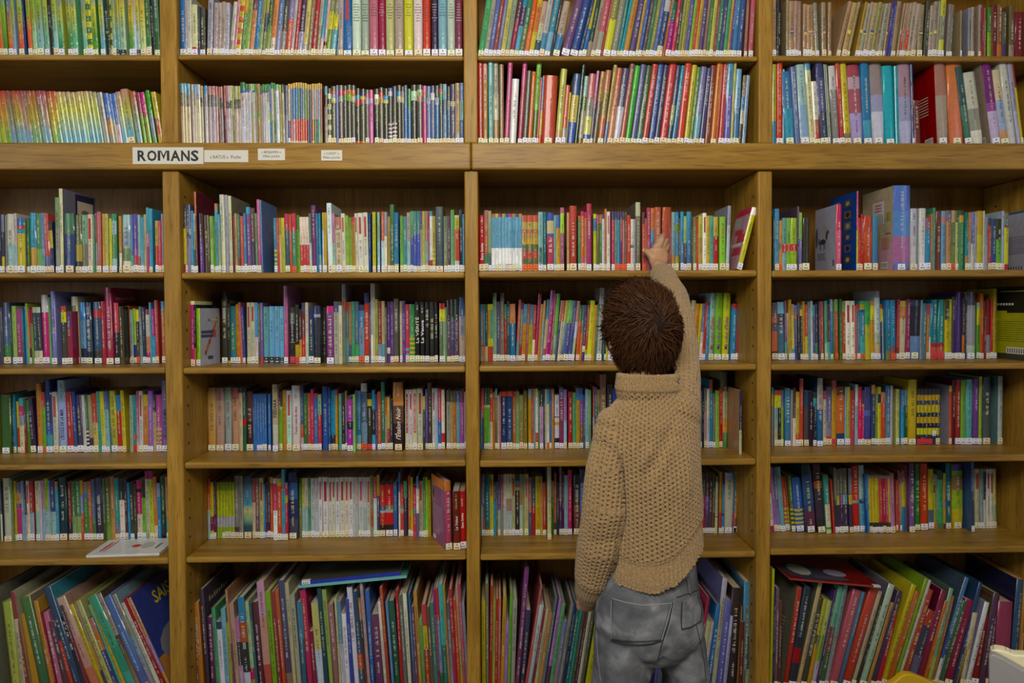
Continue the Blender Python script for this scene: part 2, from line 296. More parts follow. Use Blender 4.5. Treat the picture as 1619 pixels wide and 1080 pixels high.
DATA = r'''
@1 1 0 6 505 -70
^-3 35:26a,7a2,30,d62,80::g 75:38a,9b2,25,482,80::g _85 130:16a,c93,60,d62,85::g 160:6a3,ab2,30,8ac,80::g _185 235:c8a,9b3,20,d52,80::g 255:137::n _272 310:c76,8b2,25,d62,60::g 360:8b2,9a4,40,9c9,70::g 420:8b2,9a4,30,8bb,70::g _430 475:9b3,ab2,20,7b9,70::g 515:221::n 560:b85,ab2,20,8cc,80::g 615:37a,bb4,30,7b7,60,385,85::g _650 695:27a,bb3,25,484,70::g 745:37a,cc4,30,6b8,70::g _795 835:37a,bb4,40,7ba,75::g 885:373,cc3,50::s 935:37a,cc3,25,593,70::g _960 1005:37a,cc3,25,6ab,80::g ^-2 1050:132::n 1075:352,bb2,50::s 1105:37a,bb3,30,8bb,80::g 1145:a82,bb3,30,6aa,70::gk 1200:a82,cc4,30,9b9,60::gk _1230 1280:a72,cb2,40,593,70::g 1300:aa5,bcd,60::g 1335:c93,cb2,30,9bb,80::gk 1390:b95,cb2,30,cd8,70::g 1440:363,474,60,ccb,85 1475:112::n 1520:475,363,60
@1 2 280 7.04 600 -60
^0 70:27b 115:a9a::n 165:bba 230:cc9,c22,83,dcc,88:50 255:345:70:n 315:443:80 330:443::n ^2 390:99a _400 445:a99:30 485:a99:30 530:a98:20 575:aab:30 ^6 615:bba,997,70:20 650:c89 700:c42,cb2,50::s 740:c93,484,30 790:8a4 845:735,c85,25 900:27a 935:995,8a6,50 975:aa5,235,30,885,60 1025:353,794,50 1080:d84,cba,70 1140:57a,88a,50 1195:443,888,60 1260:87a,c54,40 1290:aaa 1330:b33 1390:435,99b,60 1440:cb6,aa9,80 1485:875 1540:a22 1580:aa9,886,50 1615:39b,caa,70
@1 2 510 7.04 605 -40
^6 30:caa,222,75,c92,82 80:886,cc2,25,793,55 140:886,cc2,30,6ab,55 175:156::n ^1 228:a99 ^0 330:06a,06a,50::r2 430:bcb::h 520:9a9::h 622:b67::h 705:914::h 802:bb7::h 907:a98::h 1012:cc1::h 1117:cbb::h 1202:c31::h _1212 1288:324::h 1388:7ab::h 1476:aba::h 1560:724::h
@1 3 750 7.04 620 -60
_35 ^9 100:4a6 150:998 200:56a 240:943 285:77a 335:bb5 385:898 ^10 435:534,924,40 485:28a,537,20,5ac,50 545:375,674,50 600:c51,d63,60 655:ca2,c72,20,cb2,60 715:b98,bb9,40,356,70:20 770:aaa,48a,62 ^11 835:38a,7ac,60 868:333::n ^12 945:a98,37a,60:20 957:914:20 ^15 1055:647 ^14 1150:248 1190:346 ^11 1240:cb2,06a,55 1290:243,987,75::n 1335:987 1400:b56,998,60 1425:a33::n ^10 1510:883,cc2,40 1575:887 1610:488
@1 3 970 7.04 630 -50
_-5 ^11 30:998 95:19a 160:b83 235:547 ^10 268:b93 305:35a 345:645 385:375 430:884 470:56a 535:aaa,247,20,bba,80:5 570:a52::n ^8 632:264,917,35:20 675:c35 ^7 710:443 742:884 782:993 830:559 862:8b3 895:b42 935:b93 ^6 990:547 1020:865 1060:474 1100:bb5 1130:943 1175:376 1215:447 1258:496 1280:c93 1315:548 ^5 1365:37a 1420:359 _1450 ^3 1482:965 _1500 1550:b56
@1 4 1215 8.015 690 0
^0 _40 100:a86:-20 _110 160:112:0:n _225 262:986 325:a86:10:p 370:a87:10 412:976:15 _440 490:a86:50:p 545:a86:60:p ^-2 592:a85:60:p _600 ^-3 645:887:35 _680 ^-1 735:986:30:p _755 ^0 795:a86:30 _855 ^13 905:a86:20 ^12 _920 985:b96:40:p 1020:a96:30 _1090 ^11 1130:a83:30:p 1185:998:50:p _1190 ^9 1230:a97:30 1290:a97:40:p 1335:995:30 1375:986:50:p 1435:998:50 _1445 ^7 1475:a96:40:p 1515:537:20:n 1545:249:20:n 1600:a86:20
@1 4 1417 8.015 700 40
^8 20:a97::p _30 55:b87,c42,70::p 80:987 ^7 130:a97,c42,50,998,85 180:a98:30 240:a98:50 _260 ^3 325:986:60:p _345 400:443:10:n 445:a98:70:p 500:987:20:p 530:998:20 600:bb2,886,30,cc4,70:-20 _630 660:877:50 700:776:60 _810 ^0 830:986:130 _910 950:889:100 985:a98:90 _1040 1085:987:60 1110:914:90:n 1135:862:100:n _1155 1208:472,8a2,50:90:n 1280:621:60:n 1345:853,b62,75:60:n 1400:554,436,70:150:n _1430 1500:653,987,75:60:n 1619:712:150:n
@2 1 0 6 608 115
^-8 20:b22,ca3,50,8b6,80::gn _20 70:b22,c83,40,ab3,70::gn 120:b22,ca3,50,7a5,85::gn 160:933,997,50,79b,80::gn _170 215:a22,ba4,50,7ab,80::gn 255:a22,cb4,50,7ab,80::gn 290:a24,b98,50,79b,80::gn 320:756,b94,60,7ab,85::gn 365:a32,ba2,50,7a7,80::gn 400:a32,ba3,50,7a7,80:115:gn _408 460:a35,aa8,50,7ab,80::gn 500:a35,b97,50,7ab,80:115:gn _510 555:a22,cb1,60,8b5,85:120:gn 600:c21,cb1,50,7b9,85:120:gn 650:b96,cc1,35,6ab,85:125:gn 690:b96,cc1,35,6ab,85:125:gn 735:b96,cc1,35,6ab,85:125:gn 780:b96,cc1,35,6ab,85:130:gn 830:b96,cc1,35,6ab,85:125:gn 860:b96,cc1,35,7b9,85:120:gn 910:b96,cc1,30,6ab,85:120:gn 945:b96,cc1,30,6ab,85:120:gn 985:a96,bc1,40,6ab,85:125:gn 1040:998:130:n 1095:36b,36b,30,b83,50,888,80:140:n 1125:36b,996,50:145:n 1165:36b,36b,30,cab,60:140:n 1215:b88,bb6,40,6ab,80:125:gn 1290:b87,bb3,40,6ab,80:100:g _1300 1355:b42,997,40,7aa,80:120:gn _1370 1395:a36,7b2,40,7b3,70:130:n 1440:c28,8b3,45:130:n 1455:369,c27,45:115:n 1490:392,88b,45,595,85:110:n _1505 1550:cb3,b53,50,c92,80:125:n
@2 2 280 7.04 750 95
^0 30:ba9,bba,1:100:n ^-1 _40 75:5ac,665,15,cb9,37:85:n 120:5ac,775,15,cb8,37:85:n 160:5ac,554,18,cb9,37:88:n 175:147:110:n 200:ba9::n 225:39c,776,15,baa,35:95:n 272:9ab,cc9,25:95:n 300:a85,332,20,ba9,35:110:n _318 350:39c,99a,15,bbb,35:110:n 357:147::n 390:a66,444,15,a99,35:115:n 435:a77,444,15,a9a,35:115:n 465:b55,555,18,b99,35:115:n 490:622:120:n 520:b65,333,20,988,38:120:n 535:a44,998,22:120:n 555:b55,622,50:110:n 600:a88,444,25,bab,38:110:n 625:bb9,554,25,bba,38:110:n 645:aa4,773,50:110:n 690:aa8,444,22,baa,38:115:n 720:aa3,332,22,ba9,38:115:n 770:374,35a,12,baa,17,bbc,40:72:n 800:374,35a,10,bbb,14:90:n 835:383,44a,10,bbc,14:90:n 855:cb9,b94,30,8a4,45,b93,62:90:n 880:9b7,338,11,bbb,14:90:n 900:383,998,14:90:n 940:b95,9a4,45,b95,60:90:n 960:373,339,10,998,14:115:n 985:383,446,10,bab,14:95:n 1015:583,449,10,bbb,14:95:n 1040:383,aa8,14,bcb,30:90:n 1060:27a,25a,14,693,45,26a,62:95:n 1088:383,cba,10,aa9,60:75:n 1110:383,374,10:80:n 1150:7b9,ccd,10:95:n 1175:aa3,862,14,993,40,a22,95:100:n 1205:353,bb9,14:95:n ^0 1240:557,88a,50:105:n 1265:c92,cb9,9,448,60:90 1290:c92,47a,8,c52,58,cba,93:90:n 1320:c92,47a,8,b9a,58,cba,93:80:n 1350:c92,47a,8,c42,58,cba,93:75:n 1372:b92,384,9,c32,58,cba,93:75:n 1398:b92,449,9,c32,58,cba,93:75:n 1420:b92,8aa,9,c62,58,cba,93:80:n 1450:b92,683,9,c32,58,cba,93:82:n 1475:b92,774,9,435,58:95:n 1500:a82,224,9,325,58:95:n 1530:b92,b98,9,b62,58,bba,93:88:n 1555:b92,8aa,9,384,58:88:n 1575:b92,b66,9,447,58:88:n 1598:b92,8ac,9,7b8,58:80:n 1619:b92,a54,9,993,80:88:n
@2 2 510 7.04 742 115
^0 _25 60:489,332,15,998,35:115:n 100:443,cc9,60:140:s 155:554,b54,8,59b,14,cb6,20,554,28,c51,90:115:v 180:67b:105:n 235:665,b35,8,998,18,654,28:105 275:444,c42,8,383,14,444,24,c55,93:110 325:443,c82,8,8b2,16,443,26,5ab,90:100 368:555,c72,8,bb9,18,554,28:105 423:332,48a,12,a44,20,332,30,c51,93:140:n 480:332,437,6,cb3,13,b42,18,554,26,b85,93:145:n 520:364,b55,8,99a,14,554,26:155 568:c58,a9c,16,c6a,24:155:n _580 630:443,ccc,10,cb8,18,443,28,122,60:145:v 680:444,c42,8,c93,16,665,26:130 735:332,39c,12,cc8,20,332,26:140 780:46a,baa,6,443,14,dcc,65:135:z 830:346,443,20,ddc,65:115:z 880:443,39b,10,bb9,18,443,28:105 910:443,b75,8,bb8,18,443,28:120 945:568,46a,30:105 987:284,284,25,37a,36:145 1055:443,aca,10,332,26:100 1115:555,ab8,8,a76,18,555,28:100 1160:c59,c54,10,48a,20,c37,26:110:n 1205:57a,9ab,20,57a,30:115 1252:447,bbb,12,669,24:110 1300:443,9ab,20,37a,32:108 1340:443,b54,8,384,16,443,26:90 1385:7ab,468,25,68a,50:92 1425:332,776,25,357,40:115 1478:446,bb9,28,557,36:92 1528:a85,b96,30,aa8,80:80 1570:57a,7aa,28,469,60:78
@2 3 750 7.04 960 100
_38 ^0 98:b33:25 150:c98,b95,20:72 158:447::n 212:7bb:50 273:998,bb9,40,a85,70:55 _280 330:975:98 ^3 385:b47:65 465:ccc:260:n 478:998:320:n ^4 530:b47,a35,30:55 590:554:170 635:c61:180 690:7b4,573,60:10 710:c46:245 740:27a,cb3,50,c52,85:225:n ^3 895:b42,b43:225:b ^5 965:bb5,b95,80:150 1010:c54,aa9,72:330 1030:cb3,773,50:410:n ^6 1110:358,cb5,30,35a,68:205:n 1150:132::n 1200:8aa,573,30,aa8,50,864,90:230:n 1280:b66,998,35,cc6,60,36a,85:205 1310:b7a,557,50:170 ^7 1365:a84,653,40:180:n 1430:b75,873,30,b63,60:165 ^8 1470:a95,57a,70:105:n 1535:b64,c85,50:140 1610:557,bbc,50:145
@2 3 970 7.04 970 100
_-5 ^8 55:99b,88a:140 120:855,b54:95 180:4b3,3a2:115 245:669:100 310:464,376,80:115 378:b43:100 ^7.5 445:46a:95 505:446:110 590:c44:80 635:446,aa7,50,356,75:110 698:28a,27a:115 ^6.5 775:c43:85 835:cb3:105 878:583:130 945:77a,7ab,60:125 1005:447:140 ^5 1075:843:110:n 1135:c72:65 ^4 1160:b52::n 1225:b44:50 ^2.8 1300:59b,66b,40:55 1325:bb5:75 1390:7ac,47a,50:150 ^4 1430:875,37a,30,bb9,50,443,70:220:n 1465:8ac:220:n
@2 4 1215 7.347 1025 100
^0 _40 90:aa3,ba2,50,28a,70:100:n ^0 165:c42,c31:15 185:7ab:160:n _195 ^-4 310:37a,39b,50:190 380:67a:130:n 480:9bb,8ac,50,ccb,90:105 545:59b,cc9,10:75 605:ccb,ccb,50,b63,60,b43,80:300 700:447,558,20,446,60:65 720:474:100 750:443::n 835:bbb,888,30:120 890:b54,b33,20:80 965:cb2,cb1,70,875,85:90 1110:a45,b9a,15,a56,30,a9c,60:110 ^-3 1210:27a,27a,50,49b,70:75 1355:988,99b,40,bbc,60:68:b 1484:2ab,1ab:120:b
@2 4 1417 7.347 1025 100
^-2 40:2ab:120:n 190:a89,99b,40,aac,70:100:n 215:347:: ^-3 290:733:520:n _480 615:a76,a98,40:80:b 805:c73,d75:60:b ^-8 885:355,476,50:130 1020:bba,998,50,ccb,80:200:n ^-8 _1110 1225:727,949,50,bac,60:60 1315:cb9,9ac,40,c96,80:170 1410:bba,bbb:80:n 1460:99b,aac,60:70:n 1484:824,cb3,30:90
@3 1 0 6 842 290
^0 18:223 45:88a,335,30,cb2,72,924,92:295 68:998:300 138:bba,9bb,52 165:baa,9bb,52:285 238:26a,c33,14,29b,20,cb2,28,923,91:330 258:335:335:n 285:372,472,50:330 _288 348:39b,39b,50,c93,58:280 395:585,7a5,60:285 428:58b,8ab,60,698,72:280 ^-2 482:b44,669,72:285 515:332,cb2,18,235,52:360 ^0 530:89b,bba:225 568:796,998,40:135 605:cc9:50 _612 712:475,347,35:285 780:663,a93,50,443,80:300 830:7a8,775,50:300 885:cb9,cba:295:r 905:486:300:n 925:b56,9bb,50:285 962:b66,b55,80:270 975:27a:290:n 1000:c91:290 1030:bb5:290 _1040 1065:345,cc1,8:290 1110:285,9bb,12,485,35,9bc,76,283,92:290 1125:345:330:n _1132 1158:c82,a85,60,ccb,65:310 _1165 1240:9bb,8ab,30,685,58,ccb,80:298:B 1270:46a,5a9,70:298 1310:539,949,60,b34,72:290 1335:8ba,b44,72:298 1368:29b,6ab:325 1392:ba7:295 1418:39a,b68,40,a26,60:230:n 1450:39b:240 _1475 1505:b91,c31,48:355 1532:b35,c23:355 1560:879:290
@3 2 280 7.04 945 295
_35 ^0 55:334,cb2,10,a23,82:415:n 98:345,345,28,cb3,32:200 158:557,88a,50:200:n 188:28b:270 215:aba,883,30,353,60:300 ^-1 235:c63,623,30:58 _255 300:312,426,40,538,50:300:n 375:543:320:n 412:7a3,8b4,40:330 435:573,6a3:330 468:b72,49a,10:190 492:49b,cb3:310 545:bba,dda:90 585:99a:95:n 625:cc9,bb9:105 640:578:230:n 655:922,833,50:330:n 680:b95:300 712:475,366,40,632,75:310 750:c43:330 782:27a,cb9,85:300 832:29b,748,10:230 880:633,334,50:240 905:595,685:300 940:c69,b38:145 958:68b:150:n _1085 ^-1 1120:38a,38a,50,38a,60:350:S 1145:c32:350:n 1170:a83,cb7,30:350:n 1208:cc2,aa3:350:n ^-1 1260:b24,356,28:305 1285:c51:310:n 1335:c24,486,30:300:o 1375:572,7a2,30:320:n 1412:dcb,c33,50:340 1442:dcb,c33,50:340 1478:dcb,c33,50:340 1505:576,acc,50:300 1558:636,736:210 1580:27a:300:n 1610:28b,8bb,70:300
@3 2 510 7.04 930 290
^0 18:cb2,bcd,30 50:ca1,c91 62:b42:290:n ^-1 115:cdd:185 150:b8a,9ba,50:300 218:b76,cb9,22:340:B 262:ccb:300:r 300:8b3,9b4,50:325 338:783,8a3,20:345 370:c43,b82,10:340 400:ccb:300:r 460:ccb:295:r 515:ccb:290:r ^0 540:148:300:n 557:aa6,bbd,50:290:n 595:bb2,cc2:285 612:a33:290:n 640:8ba,9cd,50:285 655:456:290:n 690:c53,bcd,48:280 720:99a,ddb,40:285 _725 755:a84:335 800:474,364:200 848:27a,27a,82,cb9,86:290 865:36b,998,28:265:n 900:693,7b3:325 942:488,499:335 980:a99,9bb,48:290 1012:6a6,45a,42:275 1050:488,45a,38:275 1090:488,45b,38:275 1112:647,a98,30:275 1142:aa4,bc4:275 1175:a77,9aa,50:275 1195:944,755,60:275 1225:39a,ccc,8,a33,80:275 1260:a92,a92,50:330:S 1345:566,456:225:y 1350:223::n 1392:675,885:330 1430:535,534:330 1470:594,6b6:260 1525:bb9,aa2,4,b42,25,bba,80:320 1560:334,224:260 1580:38a:310
@3 3 750 7.04 803 200
_42 ^0 112:a11,b12:215:T 158:b76,b65,30,486,72:160 190:9a7,8a6,40,464,70:165 232:b63,6ac,6,ddd,60,b53,88:198 270:bb3,6ac,6,ddd,60,cb3,88:198 312:a24,6ac,6,ddd,60,b24,88:198 345:8b3,6ac,6,ddd,60,8b4,88:198 382:539,6ac,6,ddd,60,539,88:198 420:b26,6ac,6,ddd,60,b27,88:198 458:b93,6ac,6,ddd,60,cb3,88:198 495:548,6ac,6,ddd,60,539,88:198 532:b93,6ac,6,ddd,60,dba,88:198 585:c53,ba4,12,b63,25,b94,32,ca2,42,663,52,b42,65,663,78,ca1,88:215:o 650:c53,ba4,12,b63,25,b94,32,ca2,42,663,52,b42,65,663,78,ca1,88:215:o 712:c53,ba4,12,b63,25,b94,32,ca2,42,663,52,b42,65,663,78,ca1,88:215:o 765:8bb,7a9:178 802:178,166:180 _808 885:35a,cb8,14,36a,36,b35,41:185:B 912:7aa:215 958:46a,c91,24:210 1000:b68,ad2,9,957,40:130 _1030 1058:c96:185 1142:b43,a32:110:C 1155:311::n 1185:c52,485,6:220 1225:b26,c61,8,b58,78:170 1250:b34,c75,10,c86:180 1305:b35,937:85 _1325 1360:cc2,36a,8,bb2,30:200 1392:a57,663,15:210 1420:b74,473,15:210 1450:557,bbb,8,bbc:205 1475:c74,998,85:145 1512:ccb,ccb:175:r _1525 1562:547,b36,15:175 1590:445,686,14:175:o 1619:447,39b,14:175:o
@3 3 970 7.04 813 175
^0 _-5 15:547,b36,15 42:334,686,14,687,50::o 68:36a,49b,14,4ac,40::o 98:547,957,14,737,50::o 125:545,b65,14::o 150:554,665,50:178:o 192:c32:215 225:ccb,473,50,ccb,56:258 245:99a:258:n 300:bb9,776,20:70:C _320 350:544,b54,20:180:o 370:b53:250:n 415:a35,b56,50:130:n 455:c73,59b,35,35a,55:135:n 530:b53,a75:125:n 540:757:130:n 645:a42,a44,40,a54,70:125:b 688:8aa,8aa,60,b85,72:180 725:28b,693,20,38b,35,aa3,75:180 745:753:250:n 782:39b,57b:175 815:9b7,9b7,40,443,50:225 865:39b,46a:175 885:443:235:n 922:774,995:235 945:c31,c42:250:n 992:bb3,b94,40:225 1035:ddc:190:r 1072:ca2:220 1112:4a9:220 1165:ca4,282,36,b12,38:232 1180:7b3,823,20:235 1248:8b3,9b3,20,8c2,40:230 ^2 1285:99a,abb,30:110
^14 _1370 1430:edd,cc1,12,cc2,60:135:JC
@3 4 1215 7.2 1015 300
_50 ^0 72:133:400:n 122:38b,59b:325 158:c81,c81,40,663,44,c81,58:460:o 205:599,598,45,c11,50,8ab,66:430:n 250:7a3,7b2,48,c11,50,7b2,63:430 325:9b2,8b1,48,c11,50,9b1,63:430 348:545::n 382:8b4,66a,45:370 468:332,332:430:b _768 832:c25,d57,40:275 ^0 _1000 1020:c46,cc2,50:125 1050:b22,c33:430 1080:a11,b22:390 1185:b42,c52,30,a31:405 1245:38a,37a:400:b
@3 4 1417 7.2 1008 350
^0 _-40 158:57c,58c,30,a69,60,77b,90:60:B 240:aab,bbb:322:K 258:554:330:n 338:bbb,ccc:320:K 390:957,478,20,28b,30:430 415:a73:385:n 445:486,599:315:n 512:631,732:350:n 565:79b,b77,10,69b,20:350 570:a22::n 625:668,b85,18:345 672:b96,574,20,684,60:345:o 715:464,bb7,20:345 768:443,c92,8,485,20:345:n 785:132:: 820:166,288,30,b83,75,c42,92:365 850:b72,99a,52:365 892:77b,669,30,bba,55:365:n 920:99a:365 985:b92,bb2,40,ba1:350:b 1005:bb9::n 1045:889,99a:420:n 1080:345,a52,15,b24,22,b43,30:430 1140:347,348,50:440 1200:332,6a3,40:440 _1200 1228:9ab:: 1280:776,28a,18,923,22,cc2,26,b24,90:370:n _1720 1760:447,ccc,6:300:nA
@4 1 0 6 778 240
^0 18:445::n ^-1 38:556,445:250:n 108:457,468,35,457,68,484,69:200 125:345:290:n 165:ac5,9b5:235 218:a48,936:260 235:28a,543:265:n 250:ccd,abb:205 265:4ad,39c:235:n ^-2 288:9b4,9a5:210:n 305:c34,c35,70,222,72:250 330:812,794,28:260:n 370:bb9,345,10,346,76,bb9,77:245 408:bcb,345,10,346,76,cca,77:245 ^-1 475:ccc,c27,25:130 495:6a6,7b7:150:n ~790 545:88c,77b:95:B _590 640:c42,dd1,10,343,28,443:235 692:636,924,30,435,94:285 ~782 758:bb9,bb9:145:B _770 822:49d,6ad,30,235,75:200 880:346,456,40,233,80:200:B _898 970:568,b33,13,357,26,443,78:195 ~788 1010:a23:190:n 1080:a36,a24:60:B _1092 1138:c34,222,48:205 1182:321,542:240:n ~780 1242:b51,b52:235 1270:8bb,8bc:270 1300:ac4,ac4,65,338,66:260 1330:dd1,322,22,543,60:270:o 1358:557,8aa:240:n 1392:223,234:250 1428:833,bba,10,c85,50,b27,80:265 1448:59b:200:n 1478:a18,a18,50,29c,50:260 1510:b44,b43:180 _1538 1585:37a,987,12,b64,20:190
@4 2 280 7.04 945 250
_95 ^0 140:dda,dda:220:r 190:c28,b27:260 215:222,b62,70,c32,90:260:n ^0 ~945 262:9c2,8c2:300:Q _500 ~915 565:222,443,10,332:120:YB 595:332,ca1,95:250:n 655:278,387,40,28a,80:275 708:c81,b71,70,c61,85:255 ^-2 735:b66,c64:235:n 765:439,448,20,349:285 780:235::n ^0 825:bb9:235:r 870:bb9:235:r 905:49d,49d,55,cbc,57:235 930:563,553:250:n 960:76a,75a,50,c34,90:240:n 1025:599,6ab:282:k 1085:6ac,6ad:278:k 1145:6ac,6ad:278:k 1190:6ac,6ad:278:k 1238:b7a,c58:50 _1258 1315:332,565,10,222,30,c92,62,222,63:290:R 1362:222,b91,68:260:R 1390:322,522,15,c91,56:310 1430:446,622,15,c22,58:240 1465:cba,cca,50,acb:235:n 1525:236,246,50,343:290 1600:335,99b,15,334,20:270:b
@4 2 510 7.04 905 290
^0 45:332::n ~920 128:c27,848,10,838:275:B 182:457,aa9,17:225:n 220:bbb,cca,15,cc9:270:n ~905 262:99a,b85,20,99a,32,586,85:30 295:c34,479,15,599,60:230:n 322:b73,b83,68,558,70:230 360:5a8,6b8,70,4a6,70:225 405:579,568,68,4a6,70:225 468:446,48b,10,79b,40:260:o 520:337,c31,15:130:B 540:446,457,70:235:n 565:abb,9aa,50,ddb,65:25 588:cb9,bb9:25 620:9a4,9a4,75,a54:200 660:833,833,70,79b,70:220 695:ba7,ba7,70,69a,70:220 718:665::n ~885 755:536,63a:225:N 795:648,648:225 850:665,554,50,443,90,c23,91:195 _862 890:b96,cba,20,cb8:220 925:448,639:215:n 968:c35,b35,75,5ad,76,c35,80,5ad,85:255 1030:384,494,50:255:S 1085:222,111:230:Tk1 1140:222,111:230:Tk2 1192:222,111:230:Tk3 1248:333,222:230:Tk4 1285:222,112:230:Tk5 1302:c63:208:n 1345:c22,dd1,10,dd1,30,674,31:245 1365:c22,dd1,10,dd1,30,8bb,31:245 1385:795::n ~875 1428:322,333,30,645,33:210 1472:233,245,30,447,33:200 1520:332,333,30,645,33:200 1590:469,57a,28,99a,30,ba9,60:175
@4 3 750 7.04 870 255
_48 ^0 75:48a,589,50,b22,72,998,74::n 98:478,b67,10,b67,60,b22,72,c86,74::n 122:576,28a,8,38a,60,b22,72,b84,74::n 150:354,354,60,a22,72,bb9,74::n 182:cc2,c91,10,cc2,60,c42,74::n 207:cc2,4a9,10,cc2,60,b42,74::n ~880 250:7a8,8a8:130 288:557,558:225 335:765,876:130 362:486,a11,25:255 393:345,27a,10,355,20:220 460:c85,c85,33,27a,34:250 ^3 490:c65,c65,65,79a,68:205 520:538,787,12,778,40,933,70:235 562:59b,59b,33,c91,35,c81:255 590:a55,a55:250:n 635:578,589,35,ba1,36:260 665:b34,b34,60,dda,62:262 ^4 700:a35,b25:140:b 730:b81:255:n 755:b95,8aa,33:215:n ^5 785:28a,38a,30,cb8,32,b45,80:205 835:b5a,a17,25:105 860:954,a45:140 895:6b4,5b3,60,9b9,62,375:138 ^6 920:b86,b86,33,347,34:215:n 950:b54,b53,33,cb9,34:215 985:bb4,bb4,33,8bb,38,346:215 1040:7b6,7b5,33,449,38:215 1080:449,358:215 1110:c86,bbd,35,bb8,62:220 1125:::n ^4 1165:265,465,20,c51,30:265 1190:476,c72,50:265:n ^4 1222:436,437:265:N 1248:a43,b42,50,8b3,80:265 1300:cc1,dd1:215 1330:c91:265:n 1355:475::n ^3 1415:999,abb:75:B 1440:243:130:n 1460:344,243:300 1485:bb4:600:n
@4 3 1070 7.45 925 250
_66 ^4 100:48b:145:n 130:c42,8b3,30:260:n 180:bb8,c27,50:225:n ^4 232:c82,c81:265:n 262:cb1,cc1:265:n 295:66a,bbb,50,dcc,70:265 330:b32,b22,50,c51,80:250 ^2 370:28a,48b,70:280:n ~925 432:9bb,7bb:140:Tm1 525:7b2,7b2:140:Tm2 612:bc1,cc1:140:Tm3 _620 635:27a:280:n 690:c22,28b,9:265 745:735,924,50:135
@4 4 1215 7.713 915 210
_42 ^0 115:656,b65,25,656,35,c63,50,433,85:220 ^-1 202:7bd,445,20,468,40,478:215:B 228:757,657,60,5a8,70:200 250:baa,665:350:n 290:c91,b91:185 322:b96,cc4,20,4aa,80:240 355:67a,b54,15,449,25:250:n 390:557,222,20:230:n 420:664,cb3,8,222,20,346,70:250 450:c91,b91:205 485:c41,c41,65,cb1,80:245:S 520:689,79a:215:n 548:abb,bcc:200 572:39b,449,20:250 605:335,486,70:240 620:822::n 640:556:215:n 675:b44,c22,40,b55:205 690:779:: 725:5a8,5a8,70,9ca,72:200 760:534,635,65,5a9,68:240:n 790:9bc,48b,20,36b:180 812:372:200:n 855:8a6,b54,20,c41:180:o 872:ad5,8b4:550:n 905:373,473:180:n 945:895,b42,18:205 1008:ddc:200:r 1060:ddc:200:r 1082:c54:255:n 1122:c23,478,8,57a:240 1185:5a7,9b2,5,448,15,28a,20,4aa,60:200:o 1250:3a5,bb2,40:200:n 1300:c85,dd1,8,c91,32:200 1370:99a,bcc,10,aba,60,cb8,75:80 1395:c42,cc1,8,346,32:240:n 1440:c95,ccb,15:300 ~920 1495:27a,278,50,873,85:190:n 1555:18b,28b,75,856,76:190:o
@4 4 1417 7.713 900 190
_0 ^1 35:a35,b44,35,923,80:180 110:cb1,c84,10,cb9,30:200 165:836,925,50,a17,90:180 ~908 285:346,223,10,233,60,68b,61:190:b 310:89a::n 365:478,578:230:n 395:c24,b72,20:240 415:49b,ccb,60:230 ~900 500:178,28a,72,a22,73,c54,80:185:R 580:188,188,72,a22,73,c54,80:185:R _592 ^0 645:443,443,32,cb1,33,cb1,95:195:B 675:bb2,aa2:180 715:443,436:150 ~890 800:427,437:95:b 835:333,b61,60:180 860:334::n 965:556,99a,20,aba,80:90:b 980:557,a22,45:200 1020:9ab,cc2,10,593,40:220 1065:b61,b51:110 1100:622,823,50:200:n 1150:811,911,50,889,60:180:b 1180:b34,b22:180 1225:a91:50 ~948 _1797 1870:222,cb1,35:10:nA
@5 1 0 6 778 235
^0 ~795 115:352,362:235:b ~778 ^-1 158:28a,27a:235 170:454,bb1,8,bb1,47,b22,48:260:n 190:cb1,b22,50:300 235:4aa,b37,14,99b,32,cc9,50:270 262:354,822,45:280:n 295:472,572:290:n ^-4 345:334,435,15,324,30:270:v 358:a35:265:n ^-1 408:b72,c83,10:130 440:c44,7b3,25,6a3:210:o 503:237,347,30,35a,60,49a,75:100 560:bba:210:r 640:8ab,9ad,30:100:Tm5 ^-2 705:a22,b33:210 738:249,358,60:205 795:436,445:240:K 825:bbb:240 852:374,374,60,c42,70,374,78:240:z 890:a97,a97,60,435,75:240:b 938:b42,c43,45,cb7,50:225:S 968:4a9,399:205:n 1008:cc2,cc5,60:205 1045:56a,8bc,30:205 1060:a85:240:n 1120:bb2,aa4,60:200:B 1165:28b,28b,26,b22,28:240 1200:cb2,cc4,60,cb1:195 _1232 ^0 1265:9a9:240:n 1298:299,299,65,c33,70,299,78,c33,86:240:n 1322:b58,b58,45,cba:200:n 1360:bbb:200:r 1408:cb2,c84,20,b72:235 1455:96c,96b:200 1485:333,ba7,30:240:n 1535:b49,b5a,55:240:S 1602:769,86b,60:100:Tm5
@5 2 290 7.04 865 165
_255 ^0 355:b95,c94:165:B 460:a88,b98,20:165:B 540:8a9,9aa,20:162:B 620:b66,c97,18:165:B 662:456,cb9,8:165:n 702:235,265,10,264,47,b22,48,264,60:170:n 780:533,422,50:205:B 800:36a,37c:235:n 820:36a,37c:235:n 850:36a,37c:235 880:36a,37c:235 905:36a,37c:235 930:36a,37c:235 945:36a,37c:235 975:36a,37c:235 992:cc9,48b,50:205:n ~875 1055:ba8,bba,60:128:Tm6 ~860 1105:445,445,25,cc9,26,7b2,30:205 1150:c92,b82:190:n 1208:bcd,adb:195:r ~868 1305:bbb,cbb:140:Tu7 ~858 1340:469,c53,60,baa,80:150 1385:374,463:225 1420:b53,b43:225 1455:c36,b25:180 1500:c33,46a,6:230 1540:8b9,7a9,35,b34,36:240 _1545 1619:248,25a:150:n
@5 2 510 7.04 855 190
